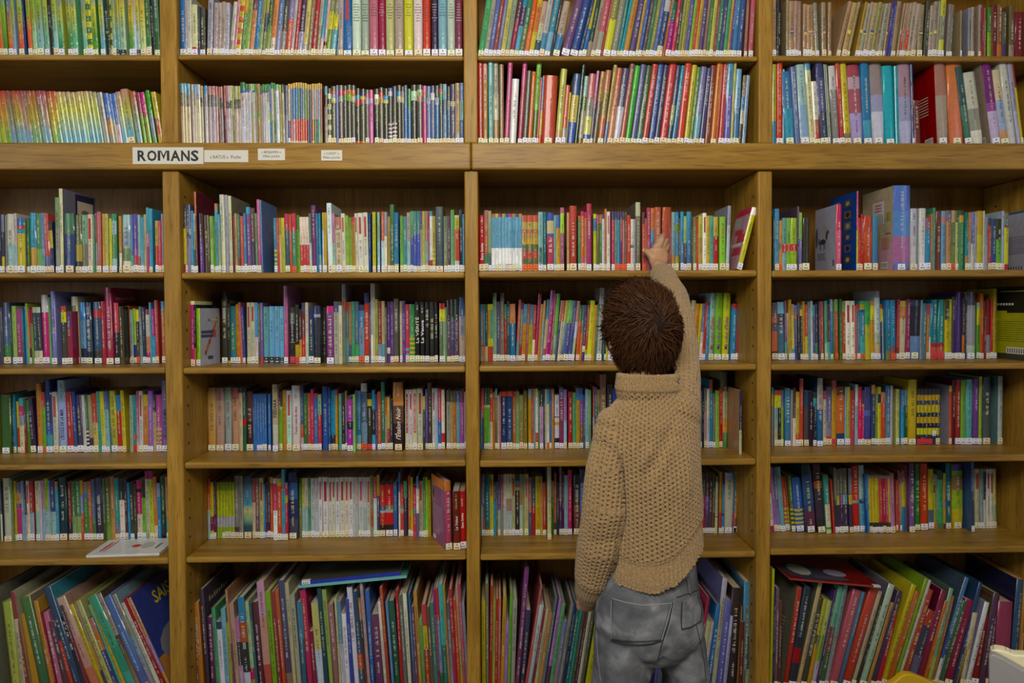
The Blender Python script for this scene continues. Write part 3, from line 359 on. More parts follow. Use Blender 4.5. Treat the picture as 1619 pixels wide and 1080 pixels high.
_0 ^0 ~865 88:248,248,28,25a,30:160:B ~855 145:29c,29b,72,334,75:190 172:b38,c91,10:185 182:811:190:n 215:7a9,5a8:230:n 255:333,222:225 275:a85,869,25:200 ~870 342:444,a3a,5,a2a,45,223,46,a2a,60:260 ~880 366:8b5,8d7:240:n ~855 388:569,334,25,436,65:195 430:48c,27a,35,7ab,75:200 500:bbb,568,12,79b,60:115:oB 552:222,cb2,10,332,22:230:R 590:28b,28b,32,223,33,49c,75:190 612:447:240:n 655:b53,b52:210 ~845 697:286,275,50:100 722:c52,b98,35:270 750:cb4,a32,60:270 785:335:300 ~865 905:b73,c84,28,643,34,322,60:105:Tn8 920:464:190:n ~855 965:ccb:185:L 1003:cbc:185:r 1055:cc9:180:L 1120:bba:175:r 1145:cb3,342,25:260:n ~845 1172:76b,65b:180 1222:543,433:110 1255:bbb:170:r 1285:abc,9bd,50:170:n 1325:c35,c34,50,36a,52:175 1362:dcb,dcb,72,c22,73:185 _1380 ~815 1425:554,998,20:190 1455:554,a96,20:200 1492:554,c71,20,a62:200 1532:569,7ab,20,59b:200 1578:746,a5a,20,94a:200 1605:a99:210
@5 3 750 7.04 835 180
_55 ^0 75:b43,389,35:200:n 108:c46,b34,45,447,50:170:n 145:464,cb9,28,7b3,32,6a3:165 175:464,cb9,28,6b3,32,6b3:165 205:c42,cba,10,c33,15,cba,55:170 230:b62:215:n 258:7bb,774,15,664,50:175 280:ba9:250 298:b66:215:n 358:c42,236,8,237:210 428:c42,247,8,358:205 460:c22,b62,8:210 502:786,7a6:205 545:995,873:250 590:762,871:200 600:954:185:n 635:8bc,c91,15:180 660:b54,954:170 682:899:175:n 710:cc7,ccd,15,dcc,72,c33,73:175 728:483:200:n 768:333,c9c,28,a8b:190 788:344,245:180:n 808:bb9:180:n 835:49c,cc9,25,ccb,60:180:o 860:358,46a,50:180 890:b73,a85:180:n _895 945:bbc,ccd,38,222,40,ccb,42,c93,50,bbc,56,222,80:245 995:669,835,15,825,85:165:Tm9 1030:a7b,a8c,50,9bd,52:185 1045:467:250:n 1095:922,b11:215 1135:5a6,4a7:220 1175:47a,48b,15,b91,20:170 1212:449,37c,10,84a,20,854,60:170 1235:456:250:n 1275:9bc,8bc:180 1300:8b7,797,60:190:n _1318 1340:a43,aaa,50:150:n 1368:569,257,25:160:B 1400:a84,574,25:185 ~835 1468:965,975:15:B _1480 1540:333,345:130 1600:34a:180:n
@5 3 1090 7.714 950 230
_125 ^0 150:889:250 180:223:215:n 212:776,b98,40:220 245:dcb,bbc,50:230 285:c52,28a,16:120 318:776:290 365:8b4,9c5:255:n 405:c32,b11,20,b22,80:230 465:553,aa7,26,c93,62,584,80:25:n _608 ~1032 640:325,325,60,bb9,62:255:n
@5 4 1215 8 965 220
_38 ^0 60:49b,cb2,12,888,32:220:n 75:8a2:250:n 120:c52,dd1,8,dd1,28,9bb,30,cb9,70:265 160:c42,dd1,8,dd1,28,222,30:265 190:66a,9b3,30:260 205:b76:260:n 280:48a,37a,50,48a:235:B 310:999:255:n 345:533,533,50,dcb,52:230:n 390:ca1,cb4,10,cb3,75,c51,78:280 440:c43,c42:110 450:335:: 510:246,344,25,544,30:270:b 565:213:270:n 615:344,4a8,10,39c,18,223,26:290 ~970 _615 690:aaa,baa,44,269,46:105:B ~950 730:c43,cb9,15:270 800:557,66a,15,88a,60,c42,85:210 858:b55,c91,15:135:R 965:731,c62,15,c61,75,246,80:215:B 990:8bc,7bc:220 1032:cb2,aa2:215 1095:a33,b45:265:n 1130:bcc,8bc,35:185:n 1180:c25,d15:215 1210:446,c91,25,c27,30:260 1295:448,56b,40,449,50:215:b 1300:59b:: 1352:c95,c93,10,346,15:190 1382:882,695:230 1422:cb2,235,12,dc1,28:215 1480:c85,c41,20:285 ~945 1540:47a,58a,50:200 1570:aab:200:n 1590:b45,233,50:210
@5 4 1417 8 945 240
_-5 ^0 40:bb6,cc6:245 60:caa:270:n 102:57b,39c,30:255 142:59a,153,28:255 262:cb1,ca1:125:B 308:334,ca1,10,445,20,cb1,28,233,42,ca1,50,223,61,cc1,70,334,82:250:R 355:334,ca1,10,445,20,cb1,28,233,42,ca1,50,223,61,cc1,70,334,82:250:R 405:334,ca1,10,445,20,cb1,28,233,42,ca1,50,223,61,cc1,70,334,82:250:R 455:334,ca1,10,445,20,cb1,28,233,42,ca1,50,223,61,cc1,70,334,82:248:R 500:334,ca1,10,445,20,cb1,28,233,42,ca1,50,223,61,cc1,70,334,82:245:N 550:334,ca1,10,445,20,cb1,28,233,42,ca1,50,223,61,cc1,70,334,82:245 _665 700:c95,cc1,5,c42,10,c52,60:200:b 745:512:130:n 815:a22,922:125 878:7a2,7a3:130 965:6bb,5aa:120 1045:739,648:110 1082:ab4,9b2:85 _1090 1195:456,344,30,455,50,566:90:B _1285 1345:9aa,abb:80
@6 1 0 6 715 150
^-1 _10 28:445,bcb,55:160:n 42:aa4,bba:150:n ~730 115:ab9,bba:128:B 132:796:140:n ~722 165:cb1,ca1:155 212:667,c95,18,558,36,b37,42:170 240:78b,8ab:155:n 262:334,9ab,55:180:n 290:cba,dcb:155:r 330:a33,a34,52,9ab,53:155 345:a43:160:n 385:cb9,9bb,50:155 405:bbb:155:n 435:b8a,9ac,48:150:n 472:9b3,9bb,50:135 490:78b,9bb,50:150 535:347,35a,50,9bb,52:150 562:c84,5ac,12,49b:160 ~715 648:244,134:120:B _656 690:833,424,70:160:K 730:474,8a6,60:160 775:585,8a6,60:160 802:c91,78c,25,c53,55:150:n 848:887,28b,20,c33,28,384,30,485,80,c51,92:165 880:c63,b63:160 915:468,369,60,475,65:140 ~702 985:446,335,40,434:125:B 1010:574,352:130:n 1060:663,662,50,8a4:120:n 1098:a75,c95:115:n 1140:299,28a,70,a76:125 1190:334,dcb,35,cba,85,333,90:135 1220:434,334:140 1242:29c,28b:170:n 1278:333,442:170 1305:443:180:n ~695 1355:c27,323,14,c17,20,b17,56,cba,57:150 1390:333,7b3,26:180 1428:a26,bb9,12:60:n 1465:a27,bc3,12:60 1500:c73,cba,78:115 1532:8ac,29c,25,28c:175:n 1582:354,243,50,221:110:n 1612:c96,c85,65,5aa,66:115
@6 2 290 7.04 810 155
_270 ^0 ~830 300:c41,c52,50,9bb,52:160:n 340:cc2,825,60,cc2,85:195 368:625:180 ~820 400:8a2,bc2,15,bc2,60,aab,61,ab9,78,9b3,80:195:n 435:8a2,bc2,15,bc2,60,aab,61,ab9,78,9b3,80:195:n 468:8a2,bc2,15,bc2,60,aab,61,ab9,78,9b3,80:195 500:8a2,bc2,15,bc2,60,aab,61,ab9,78,9b3,80:195 535:8a2,bc2,15,bc2,60,aab,61,ab9,78,9b3,80:195 572:8a2,bc2,15,bc2,60,aab,61,ab9,78,9b3,80:195 622:888,887,78,545,82:125 668:998,999:125 770:345,58a,22,49b,45,cc8,55,7a8,72,356,80:130:g 805:a44,cb9,40:155 850:865,756,60:155 895:bb7:150:r 915:28b,28c:220 ~810 942:445,335,70,a24:200 970:535,424:130 1002:cb2,c52,10:140 ~840 1048:cbc,c36,8,c36,50,ddd,52:155 1098:cb2,c51,12,c42,80:155 1135:5ac,4ac,20,b44,22,9ab,28,3ac,30,59b,80:50 1165:989,c35,10,cb2,22,c24,35:200 ~828 1275:236,36a,15,236,40,446,70:90:BY _1290 ~800 1322:583,885,50:150:n 1355:cc5,9bb,48:150 1390:cba,9bb,48:150 1420:485,486,60,5a8:140 1465:bbb,abb:150 1508:bbb,abc:150 1548:ccc:140:r 1619:ccc:140:r
@6 2 510 7.04 795 145
_-40 ^0 50:ccc,ccb:145:r 108:ccb:145:r 145:ccb:145:r 195:ccc:145:r 250:ccb:140:r 295:dcb:140:r 340:ccc:140:r 368:bbb:140:n 400:cba,abb,45:140:n 460:bbb:140:r 492:bbb,9bb,50:140 535:bba:140:r 568:683,964,35,a51,60,998,84:120:n 608:c46,c35,34,bcc,36:135 640:ba1,a92,32,446,34:115 700:322,c33,4,b23,42,558,43,9bd,52,c32,56,322,78:200 790:322,c11,4,c11,42,785,43,aa9,50,c11,56,222,78:195 835:37a,35a:200 848:335:240:n 868:47c,dcc,30:90:n 905:333,c32,4,c32,42,776,43,ba8,48,c43,56:195 945:5a7,435,30:185:n 955:335:: 985:b53,c73:125 1010:cb2,cc1:140 ~815 1045:333,c25,5,c25,42,567,44,c35,57:225:R 1075:78b,ddc,20,dcc,55,668,60:130:n ~805 1120:ba8,ba8:180:r 1150:583,6a6,60:140 1175:8c3,9d4:140 1210:a91:170:n _1370 ^-1 ~948 1448:c72,b46,14:185:PTo1 _1455 1540:621,721:295:Ts2 _1548 ~935 1635:b11,c11:295:Ts3
@6 3 750 7.04 770 110
_65 ^0 85:57a,9bb,50:110:n 118:969,746,20,747,68,b53,70:110 172:178,167,80,975:110 215:cc1,cc1:110:r 240:556,39c,34:200:n 262:665:190:n 290:55a,44a,50,9bb,58:110 325:a66,998,55:110:n 355:ccb,abb,50:105 385:ccb,b98,40,abb,60:105 420:cca,a98,40,abb,60:105 455:bb8:105:r 505:445,49c,10,b54,16,cb4,21,332,26:110 540:999,b86,30,abb,50:105 558:8a5,9b3:110:n 603:cb8:105:r 640:a66,557,60:140:n 680:356,a22,50:140:n 735:cb2,c91:130 ~785 762:b85,ca5:130:n 800:b52,b31:200 _815 ~835 858:aa8,cc8,50:20 ~775 885:a86,373,30:180:n 915:b52,a63,60,443,80:95 945:334:200:n ~785 975:878,536,50:25 ~775 1000:514:80 ~780 1042:8bb,8bc:120 ~775 1088:c25,b17:60 1105:466,494,25:150:n 1178:333,432,30,843,50,533:120:B 1230:446,47b,20,57b,40:55:Tu4
@6 3 1090 8 845 100
_115 ^1 150:c81,ca1:100:n 195:353,b16,36,a14,60,b43,75:110 240:545,76a,38,647,60:110 280:522,645,40,545:110 322:352,653,38:115 355:776,bba,10,c33,70,cca,72:150:n 370:332:: 408:b82,c73,65,b44,66:95 435:334,28b,15,345,65,29c,70:140 ~850 550:aac,bba,12,bba:105:Tv5 ~840 592:478,37a,65,b45,66:100 632:c81,b71,72,446,75:85
@6 4 1215 8.015 890 80
_30 ^-5 75:ddc,dcc,40,c27,85:400:n 115:b7a,b7b:75 165:669,88c:75 218:7bb,7ab:70 ~870 262:c42,b44,60,cb3,65,c44,90:190:S 300:b52,c62,60,8a3,65:180:S ~895 345:473,354,50,a53:180:S 350:: 465:36b,36b:205:S ~905 _480 610:234,358,15,447,60,635,70:40:B _625 732:422,a53,25,434,35,333,80:40:B ^-4 _740 ~915 805:485,398,6,398,48,cca,50,cca,88,3a3,89,cc9,93:175:n 825:37a,269:240:n 848:b32,c33:230:n ^-2 ~905 880:776,434,50:80 912:665,444,40,ac4,41,ac4,55,435,56:100 958:665,434,40,a27,41,a27,55,435,56:90 1015:665,335,40,7bc,41,7bc,55,435,56:85 1030:b82:80:n 1078:778,434,40,cb4,41,ca2,55,435,56:85 ~895 1160:c32,d22,50,8bb,52,c21,56:60:TF6 _1165 1235:9bb,59b,50,247,52,5ac,57:50 ~905 1260:26a,137:160:n 1285:48c,28c:160:n 1325:887,cb2,5,cb1,80,333,82:175 1365:887,cb2,5,cb1,80,333,82:175 1415:887,cb2,5,cb1,80,333,82:175 1455:887,c44,5,a22,80,333,82:175 1495:887,a24,5,a22,80,333,82:180 1530:887,c45,5,b33,80,333,82:180 1555:887,cb4,5,ca3,80,333,82:180 1612:a67,b8b:150
@6 4 1417 8 920 200
_0 ^-1 25:c44,c53:280 50:a53,b35:150:n 75:47a,cb3,20,589:180 125:b54,cb3,20,48a,60,27b:150:n 170:a65,655:90:n ~940 238:647,858,50,85a:60:TD7 ~910 305:273,283:65:B 410:c31,c41:65:B ~888 480:cb2,cb1,65,568,68:140 505:998,442,20,9b2,34,8b2,90:200:o 528:886:210:n 600:254,4a7,15,3a6,70,485,90:160:n 632:cb3,c91,10,a89,50,c91,60,445,90:190:n 695:178,279,35,157,50,178:60:Tc8 _712 850:54a,7b3,10,974,18,9b2,40,cb2,70:75:B ~930 _955 992:46a,57a,35,346,42:45 ~865 1065:cc9,bb9:135:r 1110:8a9,9ab:135 1145:899,334,5,334,50,bbb,52:135:n 1190:ccc,ccb:135:r 1235:ccc,cca:135:r 1270:cc7,9b9,60:135
@7 1 0 5.4 1161 350
_-20 ^-3 12:775,565:290:n _100 ^-5 180:ab4,bb5:390 ^-5 222:bb9,ba8:535:n ^-8 265:944,833:305:F ^-7 345:c92,b81:490:b ^-11 435:584,364:350 ^-10 475:c93,c72:380:n 492:923:480:n ^-10 545:c79,b68:480 ^-12 612:745,533:560 ^-14 640:345,c42,20:600:n ^-16 710:357,346:270 745:223,334:520:B ^-17 772:645,834,30:420:n ^-20 865:ca9,c98,40,c75,70:360 905:cb2,cb1,50,ca1:415:n 932:a97,b84,40,446,70:410:n 985:bb7,bb6:385 ^-20 1030:b76,c72,18,348,40,349,80,bb2,85:530 1055:7b9,5a8:415:n 1085:cb2,ca1:345 ^-22 1170:4a8,397,50,4a9,75:345 1215:a98,543,40,a86:320 1290:57b,56a,70,b8a,85:350 1338:998,8ab,40,a89:330 1385:bba,ccb:400:n ^-23 1435:a12,911:370 1466:c96,a8b,40,c93,75:355:n
@7 2 290 5.4 1161 350
_55 ^-1 100:336,235:535 130:753:500:n ^-3 178:c83,c72:395 190:933:300:n 227:545,434:280 ^-2 282:636,524:520 ^-3 315:5a7:440:n 360:347,ccd,10:560 400:7bc:450 425:aa3:565:n ^-4 445:b86,746,50:285 487:b98:400 522:b7a,333,30,b9b,60:530 582:38b,b52,25,333,45,bbc,75:350:B ^-4 617:ac9,ac9,60,c16,70,a93,82:385 640:366:400:n 695:634,524:390 ^-4 760:c9b,c98,30,b54,72:220 808:8b2,7a1:300 845:944,833:300 880:c63,c41:290:n 935:557,546,50,876,80:205 970:bb9,cb8:225:n 1012:aa9:330 ^-3 1057:48a,368,40:385 ^-4 1110:c36,b25:290 1145:824:640:n 1205:cc7,cc7,30,bcd,50:400 1245:256,245:275 1285:ab6,9b5:285 1334:a77,966:410
@7 2 500 5.4 1161 350
_200 ^-3 218:cc9:355:n 252:69b,bbc,45:385 292:ddd,ccd:490 325:45b,34a:365 ^-4 372:ccd,ccd:265:B 415:357,357,55,c52,60,357,75:300 440:332,b73,10,333,30,733:260 465:bab,b98:225:n ^-3 502:47c,36b:290:n 582:746,636:495:B ^-4 605:ddc,bba:385 632:c54,a43:265 645:35b:460:n 668:69c,58b:385 722:365,253:380 ^-3 747:c23,b12:290:n 782:676:330 817:ddc,cba:315 830:7a6:340:n 848:27a,27a,55,646:320 875:746:430:n 907:c94,b83:300:n 937:7b6,584:540 977:c44,cb2,24,b41,50:410 1010:654:430 1045:487,477:395 1060:b18,815:285:n 1090:b34,68a,30,364,80:270 1130:4bb,376,55:240:n 1147:c93,b72:250 1177:567,99a:395 1207:b34,a24:280 1237:c52:370:n 1257:c98,885,60,bb2:250 1282:b56:240:n 1305:9ac,a9b:395
@7 3 740 5.4 1161 350
_118 ^0 150:dc2,cb1:380 180:886:230:n ^1 205:c42,b21:250 228:ab5:370:n 250:c32,b21:365 275:c76,b54:360:n ^2 307:ca3,c82:345 335:b8d,a7c:565 360:7b3,5a2:330:n 400:aa9,998:375 ^5 440:848,735:100 487:446,335:460:n ^9 507:c66,c43:260 545:bcc,9aa:420 565:934,723:460:n 595:cb9,bb8:455 630:c95,b84:490 655:678:360:n 665:79c:270:n 695:b8c,a7b,65,635,72:370 730:7b7,5a6:410 770:78b,978:560:n 800:998,887:410 827:237,236:400 860:487,376:420 885:3a9,298:430 907:654,543:440:n 935:745,634:450 960:cca:440:n 990:665:450:n 1003:723:460:n 1060:dd2,cc1:480:n
@7 3 1100 5.4 1161 350
_-10 ^8 20:b35:350:n 60:cc9:560 85:cba,ccd:560 135:38c,16b:420 ^6 180:bbc,bb9,20:190 235:77c,66b:380 265:bbd,99c:510 ^3 350:433,322:270:B 365:974:430:n ^2 400:733,622:560 430:775,664:430 ^1 490:59b,368,50,9aa,80:215
@7 4 1210 5.4 1095 300
_38 ^1 58:dd2,cc1:110 75:336,334:280:n 105:867,756:270 130:744,633:380 ^8 _150 195:c43,a21:270 ^9 260:345,334,50,a12,60,334,75:270 ^12 300:cb8,ca7:225 ^11 350:554,443:370:B 385:bb3,553,40,c92,50:370:n 430:bc7,9b4,40,bab,70:385 455:547,436:290:n 500:7b9,844,40,463,65:260 540:7aa,887,50,99a:240 ^14 620:c67,b56:300 650:59b,468:310:n ^16 730:d54,b31:265 770:cb9,ba8:305 800:443,332:350:n 862:bcb,9b9:250 895:c94,b83:400:n 945:546,435:310 ^13 985:c34,b12:480 ^17 1035:dc2,ca1:255 1080:c73,b61:310 1115:9b2,7a2:200:n 1142:ccb,bb9:210
@7 4 1400 5.4 1095 300
_114 ^16 180:c54,a42:295:B 255:b43,446,20,668,60:480 ^15 312:935,813:300 350:c73,c61:390:n ^13 390:9b9,7a7,50,ab5,70:280 410:b74,a63:345 ^16 452:58b,459,50,ccc,75:190:B 495:475,464:390 ^14 575:a25,813:385 610:358,347:230:n 635:cb3,333:600:n ^10 680:dca,cb9:490 ^13 727:ddd,ccc:400 ^9 795:923,811:510 850:646,535:320:n ^4 920:735,624:340 ^3 1050:a46,934,60,b63:390:b ^4 1130:468,357:200 ^3 1162:d93,c82:200:n
'''
TITLES = {'': ('Sans limite', 'ddd'), 'k1': ('La VÉRITÉ', 'ccb'), 'k2': ('La Veuve', 'ddd'), 'm1': ("Ma coloc d'Enfer", 'b42'),
          'm2': ("Ma coloc d'Enfer", '748'), 'm3': ("Ma coloc d'Enfer", '837'), 'm5': ("L'ÉCOLE DE LA MER", '335'),
          'm6': ('TSÉDAKA', '111'), 'u7': ('France route de chine', '836'), 'n8': ("l'Étalon Noir", 'dcb'),
          's2': ('Le Voleur', 'ccc'), 's3': ('Sans limite', 'ddc'), 'sd': ('SUPERDAME', '334')}
def parse():
    out = []
    for line in DATA.strip().splitlines():
        if line[0] == '@':
            h = line[1:].split(); row, bay, x0, sc = int(h[0]), int(h[1]), float(h[2]), float(h[3])
            ck = '%d %d %s' % (row, bay, h[2]); y0 = Y0[row] if Y0[row] is not None else CY[ck]
            base = float(h[4]); dtop = float(h[5]); x = None; tilt = 0.0; continue
        for t in line.split():
            if t[0] == '_': x = float(t[1:]); continue
            if t[0] == '^': tilt = float(t[1:]); continue
            if t[0] == '~': base = float(t[1:]); continue
            p = t.split(':'); nx = float(p[0])
            if x is None: x = 0.0
            if not p[1]: x = max(nx, x); continue
            if nx <= x: continue
            out.append(dict(row=row, bay=bay, key=ck+':'+p[0], l=x0+x/sc, r=x0+nx/sc, cols=p[1],
                            top=y0+(float(p[2]) if len(p) > 2 and p[2] else dtop)/sc, base=y0+base/sc, tilt=tilt,
                            flags=p[3] if len(p) > 3 else ''))
            x = nx
    # crops of one shelf overlap by a few pixels: keep each book once
    res = []; last = {}
    for b in out:
        k = (b['row'], b['bay']); e = last.get(k, -1e9)
        if b['r'] <= e+2.5: continue
        if b['l'] < e: b['l'] = e
        last[k] = b['r']; res.append(b)
    return res
FACED = {'3 1 0:605', '3 2 280:585', '3 2 280:625', '3 2 280:940', '3 3 970:1430', '3 4 1215:1020', '3 4 1215:832', '3 4 1417:158', '3 4 1417:1760', '4 2 280:262', '4 4 1417:1870', '5 4 1417:1195', '6 2 510:1448', '7 1 0:12', '7 1 0:1466', '7 1 0:265'}
BOOKS = parse()
# the stretch of the third bay that the boy hides goes on with books like its neighbours
_r = random.Random(5)
for row, xa, xb, top, base, tilt in ((4, 960, 1078, 478, 570, 2), (5, 979, 1105, 618, 709, 0), (6, 926, 1103, 752, 842, 0), (7, 938, 1096, 965, 1095, 6)):
    ref = [b for b in BOOKS if b['row'] == row and b['bay'] == 3]; x = xa
    x = max([b['r'] for b in ref if b['r'] < xb-20]+[xa]); nxt = min(b['l'] for b in ref if b['l'] > x+20)-1
    new = []
    while x < nxt-8:
        w = min(_r.uniform(5, 12), nxt-x)
        src = _r.choice(ref); new.append(dict(row=row, bay=3, key='f', l=x, r=x+w, cols=src['cols'], top=top+_r.uniform(-8, 14), base=base, tilt=tilt, flags='')); x += w
    i = max(k for k, b in enumerate(BOOKS) if b['row'] == row and b['bay'] == 3 and b['r'] < xb-20)+1
    BOOKS[i:i] = new
def bands(spec):
    """[(fraction from top, colour)...], soft"""
    p = spec.split(','); st = [(0.0, p[0])]; i = 1; soft = False
    while i < len(p):
        if i+1 < len(p) and len(p[i+1]) < 3: st.append((int(p[i+1])/100.0, p[i])); i += 2
        else: st.append((1.0, p[i])); soft = True; i += 1
    return st
def lum(c): return 0.21*c[0]+0.72*c[1]+0.07*c[2]
ALB = 0.80
RND = random.Random(7)
# boy outline in the photograph: books behind him are not picked as single ones
def hidden(px, py):
    if 445 < py < 600 and ((px-1014)/64.0)**2+((py-515)/72.0)**2 < 1: return True
    if py > 600 and 925 < px < 1108 and px > 925+max(0, (660-py)*0.8): return True
    if 430 < py < 620 and 1055 < px < 1070+(py-430)*0.22: return True
    return False
for b in BOOKS:
    w = b['r']-b['l']; y0 = max(0, b['top']); y1 = min(1080, b['base'])
    a = 0; n = 0
    for i in range(7):
        for xx in (b['l']+w*0.25, b['l']+w*0.75):
            n += 1; yy = y0+(y1-y0)*(i+0.5)/7
            sh = math.tan(math.radians(b['tilt']))*(min(b['base'], 1080)-yy)
            if not hidden(xx+sh, yy) and -2 < xx+sh < 1621: a += 1
    b['area'] = w*(y1-y0)*a/n
    if any(c in b['flags'] for c in 'TQPJAFYC'): b['area'] += 900*(a > 0)
    if b['key'] in FACED: b['area'] += 5000
order = sorted(range(len(BOOKS)), key=lambda i: -BOOKS[i]['area'])
SINGLE = set(order[:306])
# physical placement
for i, b in enumerate(BOOKS):
    row, bay = b['row'], b['bay']; zs = SZ[(row, bay)]
    cx = (b['l']+b['r'])/2
    if row == 7:
        sh = math.tan(math.radians(b['tilt']))*(b['base']-1080); b['l'] -= sh; b['r'] -= sh; cx -= sh
    if row >= 4:
        d = raydz(cx, b['base']); s = (zs-CAM.z)/(d.z/d.y)-2.0
        s = min(0.165, max(0.006, s))
    else: s = 0.016+RND.random()*0.008
    if row == 7: s = min(s, 0.06)
    if row == 7: s += RND.random()*0.006
    b['s'] = s
    xl = px2w(b['l'], b['base'], s).x; xr = px2w(b['r'], b['base'], s).x
    tl = math.radians(b['tilt']); t = (xr-xl)*math.cos(tl)*0.955
    x0, x1 = BAYX[bay-1]
    b['w'] = t; b['x'] = (xl+xr)/2
    ztop = px2w(cx, b['top'], s).z
    h = (ztop-zs)/math.cos(tl)
    b['h'] = max(0.08, h)
    if abs(tl) < 0.03:
        b['x'] = min(max(b['x'], x0+t/2+0.0012), x1-t/2-0.0012)
    b['z'] = zs+abs(math.sin(tl))*t/2+0.0004
    ddp = 0.125 if h < 0.2 else (0.66*h if h < 0.26 else 0.72*h)
    if row == 7: ddp = max(0.2, ddp)
    b['d'] = min(ddp, DEP-0.006-s)
    b['yaw'] = 0.0
    if 'A' in b['flags']: b['d'] = DEP-0.008-s
    if 'Q' in b['flags'].split('T')[0]: b['yaw'] = math.radians(-4); b['d'] = 0.125
    if b['flags'].startswith('P'): b['yaw'] = math.radians(24); b['d'] = 0.125
INKS = {'dark': ['222', '223', '532', '235', '333', '622'], 'light': ['ddc', 'ccb', 'ddd', 'cc8', 'bcc']}
def strip(col, zt, zb): return (col, zt, zb)
def make_book(b, rnd, O):
    """O: dict cover/paper/label/title -> MB, all in the book's own frame: spine centre at x=0,y=0, z=0 base"""
    w, h, d = b['w'], b['h'], b['d']; hw = w/2
    fl = b['flags']; key = None
    if 'T' in fl: k = fl.index('T'); key = fl[k+1:]; fl = fl[:k]
    st = bands(b['cols']); soft = 'g' in fl or (len(st) == 2 and st[1][0] == 1.0)
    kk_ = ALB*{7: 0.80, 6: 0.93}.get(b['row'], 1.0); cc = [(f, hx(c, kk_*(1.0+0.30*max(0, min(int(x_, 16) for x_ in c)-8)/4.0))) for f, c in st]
    segs = []
    if 's' in fl and len(cc) >= 2:
        n = 11
        for i in range(n): segs.append((i/n, (i+1)/n, cc[i % 2][1], cc[i % 2][1]))
    else:
        for i, (f, c) in enumerate(cc):
            f1 = cc[i+1][0] if i+1 < len(cc) else 1.0
            if f1 <= f: continue
            c1 = cc[i+1][1] if (soft and i+1 < len(cc)) or (i+1 < len(cc) and cc[i+1][0] == 1.0) else c
            segs.append((f, f1, c, c1))
        if 'S' in fl or 'z' in fl:
            lo = 0.58 if 'S' in fl else 0.62; ca = segs[-1][2]; cb = hx('cb3' if 'S' in fl else 'dcc', ALB)
            if 'z' in fl: ca = hx('222')
            segs = [(a, min(q, lo), c0, c1) for a, q, c0, c1 in segs if a < lo]
            n = 9
            for i in range(n): segs.append((lo+(0.93-lo)*i/n, lo+(0.93-lo)*(i+1)/n, (cb, ca)[i % 2], (cb, ca)[i % 2]))
            segs.append((0.93, 1.0, ca, ca))
    cov = O['cover']
    bul = min(0.0028, w*0.16); NX = 4
    xs = [-hw+w*i/NX for i in range(NX+1)]; ys = [bul*(2*x/w)**2*1.0 for x in xs]
    tr = 0.0012
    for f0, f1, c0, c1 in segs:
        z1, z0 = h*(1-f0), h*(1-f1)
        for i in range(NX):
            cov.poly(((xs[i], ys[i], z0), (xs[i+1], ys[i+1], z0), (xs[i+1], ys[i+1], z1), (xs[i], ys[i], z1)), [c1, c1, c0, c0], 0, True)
    # main colour of the boards
    mi = max(segs, key=lambda s_: s_[1]-s_[0]); mc = b.get('board') or mi[3] if 'g' in fl else b.get('board') or mi[2]
    th = 0.0022 if h > 0.21 or w > 0.02 else 0.0009; th = min(th, w*0.22)
    for sd in (-1, 1):
        x0, x1 = (-hw, -hw+th) if sd < 0 else (hw-th, hw)
        bc = b.get('bl' if sd < 0 else 'br') or mc
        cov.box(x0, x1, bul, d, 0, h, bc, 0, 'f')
    pg = hx(('cb9', 'bba', 'cba', 'ba8')[rnd.randrange(4)], 0.85)
    O['paper'].box(-hw+th, hw-th, bul+0.0006, d-0.004, 0.003, h-(0.003 if th > 0.001 else 0.0008), pg, 1, 'lru')
    # spine sticker
    lb = O['label']; zb = 0.0
    if 'n' not in fl:
        c = 'cb5' if False else None
        sc = 'ccc'; 
        if 'o' in fl: sc = 'd51'
        elif 'R' in fl: sc = 'c34'
        elif 'k' in fl: sc = '222'
        else: sc = ('ddd', 'ddb', 'dde', 'dca')[rnd.randrange(4)]
        sh_ = 0.0165+rnd.random()*0.004; z0 = 0.001+(0.028 if 'N' in fl else rnd.random()*0.002)
        lw = min(hw*0.94, 0.011); n = 2 if w > 0.006 else 1
        lb.box(-lw, lw, -0.0007, bul, z0, z0+sh_, hx(sc, 1.0), 2, 'ku')
        ink = hx('333') if sc != '222' else hx('ccc'); zb = z0+sh_
        lb.poly([(-lw*0.16, -0.0009, z0+sh_*0.62), (lw*0.16, -0.0009, z0+sh_*0.62), (lw*0.16, -0.0009, z0+sh_*0.80), (-lw*0.16, -0.0009, z0+sh_*0.80)], ink, 2)
        xx = -lw*0.6
        while xx < lw*0.55:
            q = lw*0.22; lb.poly([(xx, -0.0009, z0+sh_*0.18), (xx+q, -0.0009, z0+sh_*0.18), (xx+q, -0.0009, z0+sh_*0.36), (xx, -0.0009, z0+sh_*0.36)], ink, 2); xx += q*1.5
    # printing on the spine
    tt = O['title']
    def at(f):
        for f0, f1, c0, c1 in segs:
            if f0 <= f < f1: return c0 if f < (f0+f1)/2 else c1
        return segs[-1][3]
    ly = [0.0004]
    def stroke(xa, xb, za, zb_, col):
        y = -ly[0]; ly[0] = min(0.0011, ly[0]+0.00001); tt.poly([(xa, y, za), (xb, y, za), (xb, y, zb_), (xa, y, zb_)], col, 2)
